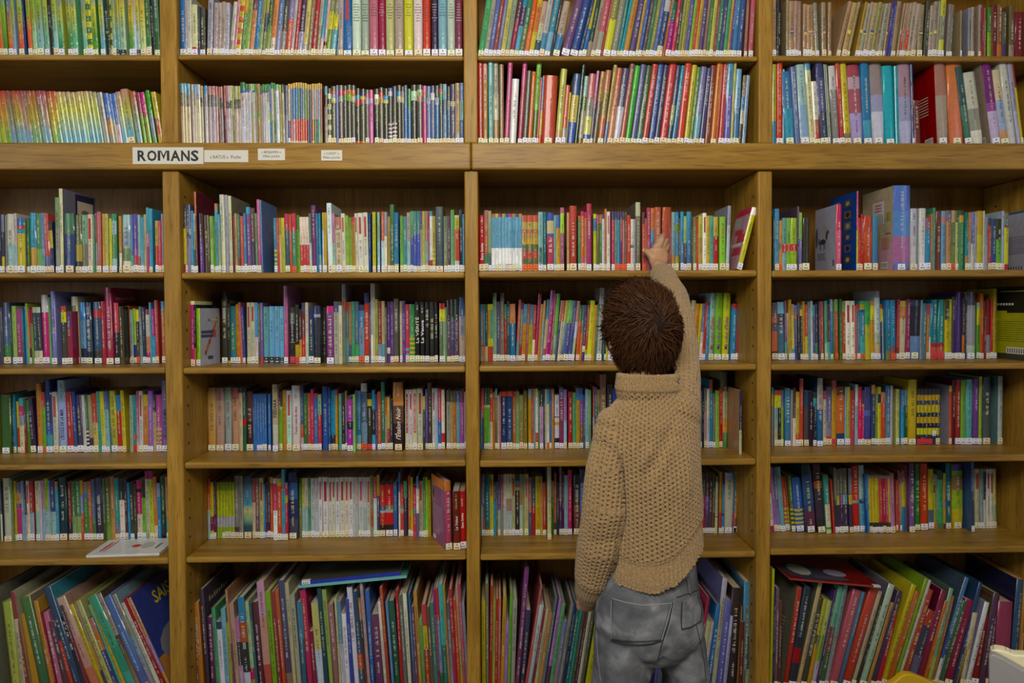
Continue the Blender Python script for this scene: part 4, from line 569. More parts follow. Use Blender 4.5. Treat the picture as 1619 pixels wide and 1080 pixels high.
    def marks(f0, f1, gh, col=None, xo=0.0, kk=None):
        """a line of lettering-like strokes running up the spine between fractions f0 (top) and f1"""
        cell = gh*0.62; z = h*(1-f1); ze = h*(1-f0)
        while z < ze:
            if rnd.random() < 0.2: z += cell; continue
            c = col
            if c is None:
                bg = at(1-z/h); c = hx(kk or b['ink1'], 1) if lum(bg) < 0.20 else hx(b['ink0'], 1)
                c = tuple(0.68*p_+0.32*q_ for p_, q_ in zip(c, bg))
            k = rnd.random(); x0, x1 = xo-gh/2, xo+gh/2
            if k < 0.35: x0 += gh*0.3
            stroke(x0, x1, z, z+cell*0.26, c)
            if k > 0.2: stroke(xo-gh*0.05 if k > .6 else x1-gh*0.22, x1, z+cell*0.26, z+cell*0.72, c)
            if k > 0.55: stroke(x0, x0+gh*0.25, z+cell*0.26, z+cell*0.72, c)
            z += cell
    b['ink1'] = INKS['light'][rnd.randrange(5)]; b['ink0'] = INKS['dark'][rnd.randrange(6)]
    if 'r' in fl or 'L' in fl:
        q = hw*(0.42 if 'r' in fl else 0.5); f1 = (0.30+rnd.random()*0.12) if 'r' in fl else 0.72
        stroke(-q, q, h*(1-f1), h*(0.93), hx(('a23', 'b44', 'a32', 'b57')[rnd.randrange(4)], ALB))
        marks(0.45 if 'r' in fl else .1, 0.78 if 'r' in fl else .7, min(w*0.3, 0.004), hx('778') if 'r' in fl else hx('cba'))
    elif 'h' in fl:
        for k in range(rnd.randrange(5, 8)):
            z = h*(0.86-0.045*k); q = hw*rnd.uniform(0.3, 0.75); c = hx('333') if lum(cc[0][1]) > 0.12 else hx('a99')
            x = -q
            while x < q: stroke(x, min(q, x+w*0.06), z, z+0.0022, c); x += w*0.09
    elif key is not None and key in TITLES:
        s, c = TITLES[key]; f0, f1 = {'': (0.50, 0.80), 'k1': (0.25, 0.68), 'k2': (0.3, 0.68), 'm5': (0.40, 0.82), 'm6': (0.22, 0.50), 'u7': (0.32, 0.74), 'n8': (0.36, 0.84), 's2': (0.42, 0.66), 's3': (0.38, 0.64), 'sd': (0.6, 0.9)}.get(key, (0.35, 0.84))
        sz = min(w*0.62, (f1-f0)*h/max(3, len(s))*1.75)
        zz0 = h*(1-f1)
        put_text(tt, s, lambda a, q: (sz/2-q, -0.0012, zz0+a), hx(c), 2, 0.012, 0.35 if key == 'n8' else 0, sz, (f1-f0)*h)
        marks(0.05, max(0.12, f0-0.12), min(w*0.3, 0.005))
    elif 'b' not in fl and w > 0.0045:
        gh = min(w*(0.5 if 'B' in fl or 'T' in b['flags'] else 0.30), 0.0085 if 'B' in fl or key else 0.0055)
        lo = 1-(zb+0.006)/h
        a0 = rnd.uniform(0.06, 0.30); a1 = min(lo, a0+rnd.uniform(0.3, 0.55))
        marks(a0, a1, gh)
        if rnd.random() < 0.5 and a1 < lo-0.15: marks(a1+0.06, min(lo, a1+0.2), gh*0.7)
    if 'p' in fl:
        for k in range(3): stroke(-hw*0.7, hw*0.7, h*(0.42+0.025*k), h*(0.445+0.025*k), hx(('c53', '695', '357', 'cb4', 'c87')[rnd.randrange(5)]))
    if 'v' in fl or 'J' in fl:
        pass
def cover_art(b, rnd, OO):
    """printing on the two boards of a book that shows one of them"""
    w, h, d = b['w'], b['h'], b['d']; hw = w/2
    for sd in (-1, 1):
        mb = OO['artl' if sd < 0 else 'artr']; lx = [hw+0.0003]
        def X_(): lx[0] += 0.00004; return sd*lx[0]
        def R(u0, u1, v0, v1, col):      # u along the depth from the spine (0) to the fore-edge (1), v upwards
            X = X_(); p = [(X, 0.004+u0*(d-.006), v0*h), (X, 0.004+u1*(d-.006), v0*h), (X, 0.004+u1*(d-.006), v1*h), (X, 0.004+u0*(d-.006), v1*h)]
            if sd < 0: p.reverse()
            mb.poly(p, col, 2)
        def E(u, v, ru, rv, col, n=12):
            X = X_(); p = [(X, 0.004+(u+ru*math.cos(t*2*math.pi/n))*(d-.006), (v+rv*math.sin(t*2*math.pi/n))*h) for t in range(n)]
            if sd < 0: p.reverse()
            mb.poly(p, col, 2)
        fn = ART.get(b['key'])
        if fn: fn(sd, R, E, rnd)
        elif sd < 0:
            bg = b.get('bl') or hx(b['cols'].split(',')[0]); ink = hx('333') if lum(bg) > 0.16 else hx('bba')
            for k in range(7): R(0.2, rnd.uniform(0.7, 0.85), 0.62-0.035*k, 0.63-0.035*k, ink)
            R(0.1, 0.34, 0.04, 0.12, hx('ccc'))
            for k in range(6): R(0.12+0.035*k, 0.135+0.035*k, 0.055, 0.11, hx('222'))
        else:
            bg = b.get('br') or hx(b['cols'].split(',')[0]); ink = hx('333') if lum(bg) > 0.16 else hx('cc8'); ink = tuple(0.5*p_+0.5*q_ for p_, q_ in zip(ink, bg))
            for k in range(9): R(0.14+0.08*k, 0.19+0.08*k, 0.84, 0.84+rnd.uniform(0.03, 0.05), ink)
            E(0.5, 0.42, 0.3, 0.2, hx(rnd.choice(('975', '687', '467', 'a85', '654'))))
            E(0.55, 0.36, 0.14, 0.12, hx(rnd.choice(('543', 'cb8', '346', 'a54'))))
BOARD = {'3 2 280:300': ('534', '633'), '3 2 280:585': ('998', '99a'), '3 2 280:625': ('887', '887'), '3 2 280:940': ('46a', '469'),
         '3 1 0:605': ('778', '778'), '3 4 1215:832': ('aab', 'aab'), '3 4 1215:1020': ('149', '149'), '3 4 1417:158': ('ba8', '57b'),
         '3 4 1417:1760': ('aab', 'aab'), '4 4 1417:1870': ('aa1', 'aa1'), '4 2 280:262': ('bbc', 'bbc'), '6 2 510:1448': ('958', '958'),
         '3 3 970:1430': ('c9a', 'c9a'), '5 4 1417:1345': ('688', '688'), '5 4 1417:1195': ('456', '456'), '7 1 0:1466': ('349', '349'),
         '7 1 0:265': ('aa9', 'aa8'), '7 1 0:12': ('665', '776'), '5 1 0:115': ('341', '341'), '5 3 1090:640': ('a75', 'a75'),
         '3 3 970:1285': ('99a', '99a'), '3 4 1417:1280': ('aaa', 'aaa'), '5 4 1417:700': ('99a', '99a'), '7 1 0:435': ('986', '876'),
         '7 1 0:710': ('27a', '389'), '7 1 0:865': ('a87', 'a87'), '7 4 1400:495': ('464', '464'), '7 4 1400:452': ('456', '466'), '7 4 1210:862': ('667', '667'), '7 4 1400:312': ('613', '713'), '7 4 1400:390': ('465', '465'), '7 4 1400:610': ('246', '246'), '7 4 1400:727': ('88a', '88a'), '7 4 1400:850': ('552', '552'), '7 4 1400:1130': ('224', '224'), '7 4 1400:1050': ('623', '623'), '7 4 1210:430': ('364', '374'), '7 4 1210:770': ('666', '666'), '7 4 1210:300': ('665', '665'), '7 4 1400:180': ('721', '721'),
         '7 4 1210:195': ('776', '776'), '7 4 1210:1115': ('8a2', '8a2'), '7 4 1210:895': ('223', '223'), '7 4 1210:1142': ('99a', '99a'),
         '7 3 1100:180': ('77a', '77a'), '5 4 1215:730': ('dcc', 'ddd'), '5 4 1215:440': ('600', '811'), '6 4 1417:992': ('358', '358'),
         '2 4 1417:615': ('900', '811'), '2 4 1417:1225': ('987', '987')}
def art_horse(sd, R, E, r):
    k = hx('334'); E(0.62, 0.47, 0.15, 0.045, k); E(0.43, 0.56, 0.05, 0.07, k); E(0.37, 0.61, 0.07, 0.03, hx('453'))
    for u in (0.50, 0.56, 0.70, 0.75): R(u, u+0.022, 0.35, 0.46, k)
    E(0.80, 0.48, 0.03, 0.06, k); E(0.93, 0.55, 0.06, 0.16, hx('446'))
    for j in range(4): R(0.5, 0.9, 0.19+0.03*j, 0.198+0.03*j, hx('556'))
    for j in range(5): R(0.05, 0.13, 0.08+0.02*j, 0.09+0.02*j, hx('333'))
def art_tiles(sd, R, E, r):
    for i in range(6):
        for j in range(2):
            u, v = 0.18+0.42*j, 0.10+0.145*i; R(u, u+0.26, v, v+0.10, hx(('443', '665', '557', '754', '346')[(i*2+j) % 5])); E(u+0.13, v+0.05, 0.07, 0.03, hx(('a98', '222', '986')[(i+j) % 3]))
def art_panel(sd, R, E, r):
    R(0, 1, 0, 0.33, hx('b89')); R(0.25, 0.68, 0.56, 0.86, hx('a66')); R(0.265, 0.665, 0.568, 0.853, hx('bbb'))
    for j in range(3): R(0.36, 0.58, 0.80-0.035*j, 0.815-0.035*j, hx('b45'))
    for j in range(9): R(0.30, 0.60, 0.69-0.014*j, 0.694-0.014*j, hx('556'))
    R(0.07, 0.2, 0.60, 0.70, hx('a82')); R(0.13, 0.17, 0.60, 0.70, hx('386')); R(0.05, 0.22, 0.44, 0.455, hx('854'))
    E(0.62, 0.28, 0.07, 0.14, hx('975')); R(0.1, 0.34, 0.26, 0.40, hx('a76')); R(0.14, 0.36, 0.03, 0.11, hx('ccb'))
    for j in range(8): R(0.16+0.024*j, 0.17+0.024*j, 0.045, 0.095, hx('333'))
def art_pastel(sd, R, E, r): R(0, 1, 0.30, 0.5, hx('97a')); R(0, 1, 0, 0.30, hx('a89'))
def art_text(sd, R, E, r):
    R(0, 1, 0.965, 1, hx('257'))
    R(0.66, 0.9, 0.77, 0.785, hx('446'))
    for j in range(11): R(0.08, r.uniform(0.75, 0.92), 0.58-0.028*j, 0.586-0.028*j, hx('446'))
    for j in range(6): R(0.3+0.04*j, 0.315+0.04*j, 0.03, 0.09, hx('333'))
def art_yellow(sd, R, E, r):
    R(0, 1, 0.67, 1, hx('110')); R(0, 0.5, 0.64, 0.68, hx('110')); R(0.1, 1, 0.93, 0.94, hx('aa1'))
    for j in range(12): R(0.40+0.045*j, 0.43+0.045*j, 0.745, 0.775, hx('ccb'))
    for j in range(10): R(0.1, 0.93, 0.52-0.03*j, 0.524-0.03*j, hx('552'))
    R(0, 1, 0, 0.08, hx('332')); E(0.9, 0.16, 0.05, 0.03, hx('333')); R(0.2, 0.5, 0.08, 0.17, hx('ccb'))
    for j in range(8): R(0.22+0.035*j, 0.235+0.035*j, 0.09, 0.155, hx('222'))
def art_giraffe(sd, R, E, r):
    o = hx('b63')
    for k in range(9): E(0.25+0.065*k, 0.22+0.062*k, 0.055, 0.045, o if k % 3 else hx('842'))
    E(0.86, 0.80, 0.05, 0.06, o); R(0.38, 0.88, 0.775, 0.81, hx('bb4')); R(0.38, 0.5, 0.775, 0.81, hx('47a'))
    R(0.02, 0.72, 0.56, 0.61, hx('446')); R(0.02, 0.80, 0.49, 0.54, hx('447')); R(0.66, 0.80, 0.49, 0.61, hx('c52'))
    R(0.35, 0.62, 0.10, 0.16, hx('444'))
def art_purple(sd, R, E, r):
    R(0, 1, 0.93, 1, hx('c72')); R(0.05, 1, 0.86, 0.93, hx('c72')); R(0.72, 0.98, 0.62, 0.92, hx('a76')); E(0.85, 0.74, 0.08, 0.1, hx('434'))
    for j in range(13): R(0.15, r.uniform(0.8, 0.9), 0.56-0.026*j, 0.565-0.026*j, hx('cab'))
    R(0.72, 0.92, 0.04, 0.10, hx('ccc'))
def art_leaning(sd, R, E, r):
    R(0, 1, 0.90, 1, hx('b24')); R(0.5, 0.95, 0.70, 0.86, hx('bbb'))
    for j in range(5): R(0.53, 0.92, 0.72+0.028*j, 0.728+0.028*j, hx('777'))
    R(0, 0.5, 0.45, 0.58, hx('b34')); R(0.2, 0.75, 0.58, 0.66, hx('b34')); R(0.05, 0.6, 0.24, 0.36, hx('b34'))
    R(0.15, 0.85, 0.38, 0.43, hx('ccc')); R(0.72, 0.95, 0.06, 0.15, hx('222')); R(0.7, 0.95, 0.17, 0.22, hx('ccc'))
def art_frame(sd, R, E, r):
    R(0.36, 0.96, 0.42, 0.98, hx('224')); R(0.42, 0.92, 0.64, 0.90, hx('aa8')); R(0.43, 0.91, 0.65, 0.89, hx('ba9')); E(0.66, 0.77, 0.12, 0.03, hx('665'))
    E(0.5, 0.45, 0.16, 0.16, hx('997')); E(0.55, 0.4, 0.1, 0.1, hx('443'))
def art_whitebar(sd, R, E, r): R(0.4, 0.65, 0.80, 0.825, hx('447'))
def art_castle(sd, R, E, r):
    E(0.5, 0.93, 0.14, 0.05, hx('b35')); R(0.15, 0.5, 0.66, 0.68, hx('957')); E(0.2, 0.56, 0.08, 0.03, hx('986')); E(0.75, 0.76, 0.05, 0.02, hx('b45'))
    for k in range(4): R(0.3+0.14*k, 0.39+0.14*k, 0.12, 0.34+0.07*(k % 3), hx(('875', '767', '986', '548')[k])); E(0.345+0.14*k, 0.36+0.07*(k % 3), 0.05, 0.05, hx('b45'))
    R(0, 1, 0, 0.10, hx('ccc'))
def art_sais(sd, R, E, r):
    R(0, 1, 0, 0.38, hx('a73')); E(0.55, 0.42, 0.42, 0.16, hx('778')); E(0.66, 0.30, 0.10, 0.14, hx('632')); R(0.5, 0.8, 0.05, 0.2, hx('521'))
def art_F(sd, R, E, r): R(0.32, 0.56, 0.83, 0.92, hx('a24')); E(0.5, 0.25, 0.2, 0.2, hx('665'))
def art_olive(sd, R, E, r): E(0.5, 0.75, 0.3, 0.12, hx('997')); E(0.45, 0.35, 0.3, 0.3, hx('332')); E(0.7, 0.5, 0.16, 0.22, hx('554'))
def art_dial(sd, R, E, r): E(0.5, 0.62, 0.12, 0.08, hx('333')); R(0.30, 0.4, 0.6, 0.64, hx('ccb')); R(0.28, 0.36, 0.2, 0.58, hx('745'))
ART = {'3 4 1215:832': art_horse, '3 4 1215:1020': art_tiles, '3 4 1417:158': lambda sd, R, E, r: (art_panel if sd < 0 else art_pastel)(sd, R, E, r),
       '3 4 1417:1760': art_text, '4 4 1417:1870': art_yellow, '4 2 280:262': art_giraffe, '6 2 510:1448': art_purple,
       '3 3 970:1430': art_leaning, '3 1 0:605': art_frame, '3 2 280:625': art_whitebar, '3 2 280:940': art_castle,
       '7 1 0:1466': art_sais, '7 1 0:265': art_F, '7 1 0:12': art_olive, '5 4 1417:1195': art_dial, '3 2 280:585': lambda *a: None}
# ---------------------------------------------------------------- words for colours
def cname(c3):
    r, g, b = [int(ch, 16)/15.0 for ch in c3]; h, s, v = colorsys.rgb_to_hsv(r, g, b); h *= 360
    if v < 0.26: return 'black'
    if s < 0.17: return 'white' if v > 0.74 else ('pale grey' if v > 0.58 else ('grey' if v > 0.36 else 'charcoal'))
    if s < 0.36 and v > 0.68: return 'cream' if 20 < h < 75 else ('pale green' if h < 170 else ('pale blue' if h < 250 else 'pale pink'))
    if h < 12 or h >= 345: n = 'red' if v > 0.62 else 'maroon'; n = 'pink' if s < 0.55 and v > 0.6 else n
    elif h < 38: n = 'orange' if s > 0.62 and v > 0.62 else ('brown' if v < 0.62 else 'tan')
    elif h < 66: n = 'yellow' if s > 0.5 and v > 0.68 else ('olive' if s > 0.4 else 'beige')
    elif h < 90: n = 'lime' if v > 0.58 and s > 0.4 else 'olive'
    elif h < 160: n = 'green' if v > 0.4 else 'dark green'
    elif h < 195: n = 'teal'
    elif h < 250: n = 'blue' if v > 0.45 else 'navy'; n = 'sky blue' if s < 0.55 and v > 0.68 else n
    elif h < 290: n = 'purple' if v > 0.4 else 'dark purple'; n = 'lilac' if s < 0.45 and v > 0.6 else n
    else: n = 'magenta' if s > 0.6 and v > 0.55 else ('plum' if v < 0.55 else 'pink')
    return n
def look(b):
    st = bands(b['cols']); f = b['flags'].split('T')[0]
    seg = []
    for i, (p, c) in enumerate(st):
        q = st[i+1][0] if i+1 < len(st) else 1.0
        if q > p or i == 0: seg.append((q-p, p, cname(c)))
    seg.sort(key=lambda t: -t[0]); names = []
    for _, p, n in sorted(seg[:2], key=lambda t: t[1]):
        if n not in names: names.append(n)
    if 's' in f and len(st) > 1: return cname(st[0][1])+' and '+cname(st[1][1])+' striped' if cname(st[0][1]) != cname(st[1][1]) else cname(st[0][1])+' striped'
    if len(seg) > 5: return 'many-banded '+names[0]
    return ' over '.join(names)
ORD = 'first second third fourth fifth sixth seventh eighth ninth tenth eleventh twelfth thirteenth fourteenth fifteenth sixteenth seventeenth eighteenth nineteenth twentieth'.split()
def ordn(n):
    if n <= 20: return ORD[n-1]
    return ('twenty-' if n < 30 else 'thirty-' if n < 40 else 'forty-')+ORD[n % 10-1] if n % 10 else {30: 'thirtieth', 40: 'fortieth', 20: 'twentieth'}[n]
ROWN = {1: 'top shelf', 2: 'second shelf', 3: 'third shelf', 4: 'fourth shelf', 5: 'fifth shelf', 6: 'sixth shelf', 7: 'bottom shelf'}
BAYN = {1: 'far left bay', 2: 'second bay', 3: 'third bay', 4: 'far right bay'}
comp = {}
for i, b in enumerate(BOOKS): comp.setdefault((b['row'], b['bay']), []).append(i)
SPECIAL = {'3 4 1215:832': 'white book with small horse drawing on its cover and red spine, third shelf', '3 4 1215:1020': 'tall blue book with rows of small pictures on its cover, third shelf',
           '3 4 1417:158': 'tallest book of the third shelf, pastel spine, peach cover with framed text', '3 4 1417:1760': 'white book with lines of text on its cover, right edge of third shelf',
           '4 4 1417:1870': 'black and yellow book showing its cover, right end of fourth shelf', '4 2 280:262': 'lime-spined book whose white cover with orange giraffe faces out, fourth shelf',
           '6 2 510:1448': 'purple book with orange top pulled out and turned, sixth shelf', '3 3 970:1430': 'pink and red book with yellow spine leaning right, above the boy',
           '5 2 510:905': "thick brown book with l'Étalon Noir in handwriting on its spine", '5 2 290:1055': 'beige book with TSÉDAKA on its spine, fifth shelf',
           '7 1 0:1466': 'blue album reading SAIS leaning at the right end of bottom left shelf', '3 3 750:112': 'red book titled Sans limite beside the upright, third shelf',
           '6 2 510:1540': 'dark brown book titled Le Voleur at right of sixth shelf', '6 2 510:1635': 'bright red book titled Sans limite at right end of sixth shelf',
           '5 1 0:640': "pale blue book titled L'ÉCOLE DE LA MER in the middle of fifth shelf", '5 1 0:1602': "lilac book titled L'ÉCOLE DE LA MER beside the upright, fifth shelf",
           '3 3 750:765': 'pale green book with SUPERDAME on its spine, third shelf', '3 1 0:605': 'tall white-spined grey book with framed title on its cover, far left bay'}
def make_label(i):
    b = BOOKS[i]
    if b['key'] in SPECIAL: return [SPECIAL[b['key']]]
    L = comp[(b['row'], b['bay'])]; k = L.index(i); n = len(L)
    hs = sorted(BOOKS[j]['h'] for j in L); med = hs[len(hs)//2]
    size = 'tall ' if b['h'] > med*1.12 else ('short ' if b['h'] < med*0.86 else '')
    th = 'thick ' if b['w'] > 0.021 else ('thin ' if b['w'] < 0.010 else '')
    lk = look(b); place = '%s, %s' % (ROWN[b['row']], BAYN[b['bay']])
    left = look(BOOKS[L[k-1]]).split(' over ')[0] if k else None; right = look(BOOKS[L[k+1]]).split(' over ')[0] if k+1 < n else None
    c = []
    t1 = (size+th) if len(lk.split()) < 4 else (size or th)
    if k == 0: c.append('%s%s book against the left upright, %s' % (t1, lk, place))
    elif k == n-1: c.append('%s%s book at the right end, %s' % (t1, lk, place))
    else:
        c.append('%s%s book between %s and %s ones, %s' % (t1 if len((t1+lk+left+right).split()) < 7 else '', lk, left, right, place))
    e, side = (k+1, 'left') if k+1 <= n-k else (n-k, 'right')
    c.append('%s%s book, %s from the %s end, %s' % (size or th, lk, ordn(e), side, place))
    c.append('%s book, %s from the %s end, %s' % (lk, ordn(e), side, place))
    return [x for x in c if len(x.split()) <= 16]
cands = {i: make_label(i) for i in SINGLE}; LAB = {}
cnt = {}
for i in range(len(BOOKS)):
    for x in make_label(i)[:1]: cnt[x] = cnt.get(x, 0)+1
used = set()
for i in sorted(SINGLE, key=lambda j: j):
    for x in cands[i]:
        if x in used or (x == cands[i][0] and cnt.get(x, 0) > 1): continue
        LAB[i] = x; used.add(x); break
    else: LAB[i] = cands[i][-1]
# ---------------------------------------------------------------- build
def mats_of(b):
    return Matrix.Translation((b['x'], b['s'], b['z'])) @ Matrix.Rotation(math.radians(b['tilt']), 4, 'Y') @ Matrix.Rotation(b['yaw'], 4, 'Z')
mass = MB(); rnd = random.Random(11)
MATS = [m_cover, m_page, m_ink]
for i, b in enumerate(BOOKS):
    if b['key'] in BOARD:
        l, r_ = BOARD[b['key']]; b['bl'], b['br'] = hx(l, ALB), hx(r_, ALB)
    if b['key'] == '3 3 750:765': b['flags'] = 'Tsd'
    O = {k: MB() for k in ('cover', 'paper', 'label', 'title', 'artl', 'artr')}
    make_book(b, rnd, O)
    if i in SINGLE:
        e = empty('book'); e.matrix_world = mats_of(b)
        tag(e, LAB[i], 'book', 'books on the '+ROWN[b['row']])
        if b['key'] in ART or b['row'] == 7 or b['h'] > 0.215 or b['row'] == 2 and b['bay'] == 4: cover_art(b, rnd, O)
        for nm, k, mt in (('cover', 'cover', m_cover), ('pages', 'paper', m_page), ('spine_label', 'label', m_ink), ('title', 'title', m_ink), ('cover_print', 'artl', m_ink), ('cover_print', 'artr', m_ink)):
            if O[k].f:
                O[k].m = [0]*len(O[k].m); o = O[k].build(nm, mt, e, weld=(k == 'cover'))
    else:
        M = mats_of(b)
        for k in ('cover', 'paper', 'label', 'title'): mass.add(O[k], M)
o = mass.build('books', MATS)
tag(o, 'the remaining thin book spines packed between the larger books on all shelves', 'books', kind='stuff')
# extra lettering on two album covers
def board_text(i_key, s, u0, v0, sz, col, sd=1):
    for i, b in enumerate(BOOKS):
        if b['key'] == i_key and i in SINGLE:
            mb = MB(); X = sd*(b['w']/2+0.0022); d, h = b['d'], b['h']
            put_text(mb, s, lambda a, q: (X, u0*d+a*sd, v0*h+q), hx(col), 0, 0.02, 0, sz)
            e = empty('tmp'); bpy.data.objects.remove(e)
            o = mb.build('title', m_ink)
            for p in S.objects:
                if p.get('label') == LAB[i]: o.parent = p
board_text('7 1 0:1466', 'SAIS', 0.42, 0.80, 0.040, 'cb2'); board_text('7 1 0:265', 'F', 0.30, 0.62, 0.045, '222')
# books lying flat
def flat_book(label, M, w, d, t, top, spine, sticker=None, art=None, group=None):
    e = empty('book'); e.matrix_world = M; tag(e, label, 'book', group or 'books lying flat')
    mb = MB(); a = 0.0014
    mb.box(0, w, 0.001, d, t-a, t, top); mb.box(0, w, 0.001, d, 0, a, spine); mb.box(0, w, 0, 0.0012, 0, t, spine); mb.build('cover', m_cover, e)
    mb = MB(); mb.box(0.002, w-0.002, 0.0014, d-0.003, a, t-a, hx('bba')); mb.build('pages', m_page, e)
    if sticker:
        mb = MB(); x0, x1 = sticker; mb.box(x0, x1, -0.0005, 0.012, 0.001, t+0.0005, hx('ccc'))
        for k in range(3): mb.box(x0+0.004+0.006*k, x0+0.007+0.006*k, -0.0008, 0, t*0.3, t*0.6, hx('333'))
        mb.build('spine_label', m_ink, e)
    if art:
        mb = MB()
        for ia, (x0, x1, y0, y1, c) in enumerate(art):
            n = 10; mb.poly([(w*((x0+x1)/2+(x1-x0)/2*math.cos(k*2*math.pi/n)*(1 if c[0] != '=' else 1)), d*((y0+y1)/2+(y1-y0)/2*math.sin(k*2*math.pi/n)), t+0.0004+0.0001*ia) for k in range(n)], hx(c))
        mb.build('picture', m_ink, e)
    return e
z6 = SZ[(6, 1)]; p = px2w(133.5, 882, 0.0); pr = px2w(245, 876, 0.0)
M = Matrix.Translation((p.x, 0.008, z6+0.0006)) @ Matrix.Rotation(math.radians(3.5), 4, 'Z')
flat_book('white book with small red drawing lying flat at the front of the sixth shelf', M, 0.212, 0.135, 0.0075, hx('ccc'), hx('ccc'), None,
          [(0.10, 0.14, 0.15, 0.85, 'b45'), (0.16, 0.185, 0.15, 0.95, 'b44'), (0.48, 0.60, 0.42, 0.62, 'b32'), (0.60, 0.78, 0.35, 0.75, 'aaa'), (0.84, 0.88, 0.3, 0.7, '777')])
Yf = 0.045
pa, pb = px2w(472, 930, Yf), px2w(643, 914, Yf); an = math.atan2(pb.z-pa.z, pb.x-pa.x); L = (pb-pa).length
M = Matrix.Translation((pa.x, Yf, pa.z)) @ Matrix.Rotation(-an, 4, 'Y')
flat_book('teal album under a blue one lying on top of the upright albums, bottom shelf', M, L, 0.235, 0.009, hx('487'), hx('6aa'))
M = M @ Matrix.Translation((0.008, -0.002, 0.0095)) @ Matrix.Rotation(math.radians(1.0), 4, 'Z')
flat_book('blue album lying on top of the teal one above the upright albums', M, L-0.028, 0.225, 0.012, hx('443'), hx('239'), (0.004, 0.03), [(0.3, 0.6, 0.5, 0.95, '663'), (0.1, 0.3, 0.3, 0.6, '555')])
Yf = 0.03
pa, pb = px2w(1249, 917, Yf), px2w(1393, 930, Yf); an = math.atan2(pb.z-pa.z, pb.x-pa.x); L = (pb-pa).length
M = Matrix.Translation((pa.x, Yf, pa.z)) @ Matrix.Rotation(-an, 4, 'Y') @ Matrix.Rotation(math.radians(0.0), 4, 'Z')
flat_book('dark red album with photo cover lying across tilted albums, bottom right shelf', M, L, 0.24, 0.006, hx('711'), hx('833'), (L-0.024, L-0.002),
          [(0.0, 0.55, 0.0, 0.6, '334'), (0.1, 0.35, 0.15, 0.55, '998'), (0.5, 0.75, 0.2, 0.45, '889'), (0.3, 0.7, 0.05, 0.2, '445')])
print('BOOKS', len(BOOKS), 'single', len(SINGLE), 'tris', len(mass.f))
# ---------------------------------------------------------------- the boy
def PP(px, py, dist): return px2w(px, py, dist-2.0)
def ring_mesh(bm, pts, rads, n=20, side=None):
    """closed tapered tube through pts; rads = (across, along side) per point, round ends"""
    pts = [Vector(p) for p in pts]; rings = []
    rads = [(r, r) if not isinstance(r, tuple) else r for r in rads]
    P = []; Rr = []
    d0 = (pts[0]-pts[1]).normalized(); d1 = (pts[-1]-pts[-2]).normalized()
    for k in (0.97, 0.75, 0.4): P.append(pts[0]+d0*min(rads[0])*k*0.8); Rr.append(tuple(r*math.sqrt(1-k*k) for r in rads[0]))
    P += pts; Rr += rads
    for k in (0.4, 0.75, 0.97): P.append(pts[-1]+d1*min(rads[-1])*k*0.8); Rr.append(tuple(r*math.sqrt(1-k*k) for r in rads[-1]))
    sd = Vector(side) if side else Vector((1, 0, 0))
    for i, p in enumerate(P):
        t = (P[min(i+1, len(P)-1)]-P[max(i-1, 0)]).normalized()
        a = (sd-t*sd.dot(t))
        a = a.normalized() if a.length > 1e-3 else t.orthogonal().normalized(); b = t.cross(a)
        rings.append([bm.verts.new(p+a*Rr[i][0]*math.cos(q*2*math.pi/n)+b*Rr[i][1]*math.sin(q*2*math.pi/n)) for q in range(n)])
    for i in range(len(rings)-1):
        for q in range(n): bm.faces.new((rings[i][q], rings[i][(q+1) % n], rings[i+1][(q+1) % n], rings[i+1][q]))
    bm.faces.new(rings[0][::-1]); bm.faces.new(rings[-1])
def ell(bm, c, r, rot=None, seg=24):
    M = Matrix.Translation(c) @ (rot.to_4x4() if rot else Matrix.Identity(4)) @ Matrix.Diagonal((*r, 1))
    bmesh.ops.create_uvsphere(bm, u_segments=seg, v_segments=seg//2, radius=1, matrix=M)
def remesh(bm, name, voxel, smooth=4, fac=0.5):
    bmesh.ops.recalc_face_normals(bm, faces=list(bm.faces))
    me = bpy.data.meshes.new(name); bm.to_mesh(me); bm.free()
    o = bpy.data.objects.new(name, me); COL.objects.link(o)
    m = o.modifiers.new('r', 'REMESH'); m.mode = 'VOXEL'; m.voxel_size = voxel; m.use_smooth_shade = True
    if smooth: s = o.modifiers.new('s', 'SMOOTH'); s.iterations = smooth; s.factor = fac
    ev = o.evaluated_get(bpy.context.evaluated_depsgraph_get())
    nm = bpy.data.meshes.new_from_object(ev); o.modifiers.clear(); o.data = nm; bpy.data.meshes.remove(me); nm.name = name
    nm.polygons.foreach_set('use_smooth', [True]*len(nm.polygons)); nm.materials.clear()
    return o
def getv(me):
    n = len(me.vertices); a = np.empty(n*3, np.float32); me.vertices.foreach_get('co', a)
    b = np.empty(n*3, np.float32); me.vertices.foreach_get('normal', b); return a.reshape(-1, 3).astype(float), b.reshape(-1, 3).astype(float)
def setv(me, a): me.vertices.foreach_set('co', a.astype(np.float32).ravel()); me.update()
def segd(V, a, b):
    a = np.array(a); b = np.array(b); ab = b-a; t = np.clip(((V-a)@ab)/(ab@ab), 0, 1); q = a+t[:, None]*ab
    return np.linalg.norm(V-q, axis=1), t
boy = empty('boy', (0.32, -0.53, 0.0))
tag(boy, 'boy seen from behind in tan knitted sweater and grey jeans, reaching up for a book', 'person')
bx = boy.location.copy()
def own(o, par=None):
    o.parent = par or boy
    if not par: o.matrix_parent_inverse = Matrix.Translation(-bx)
    return o
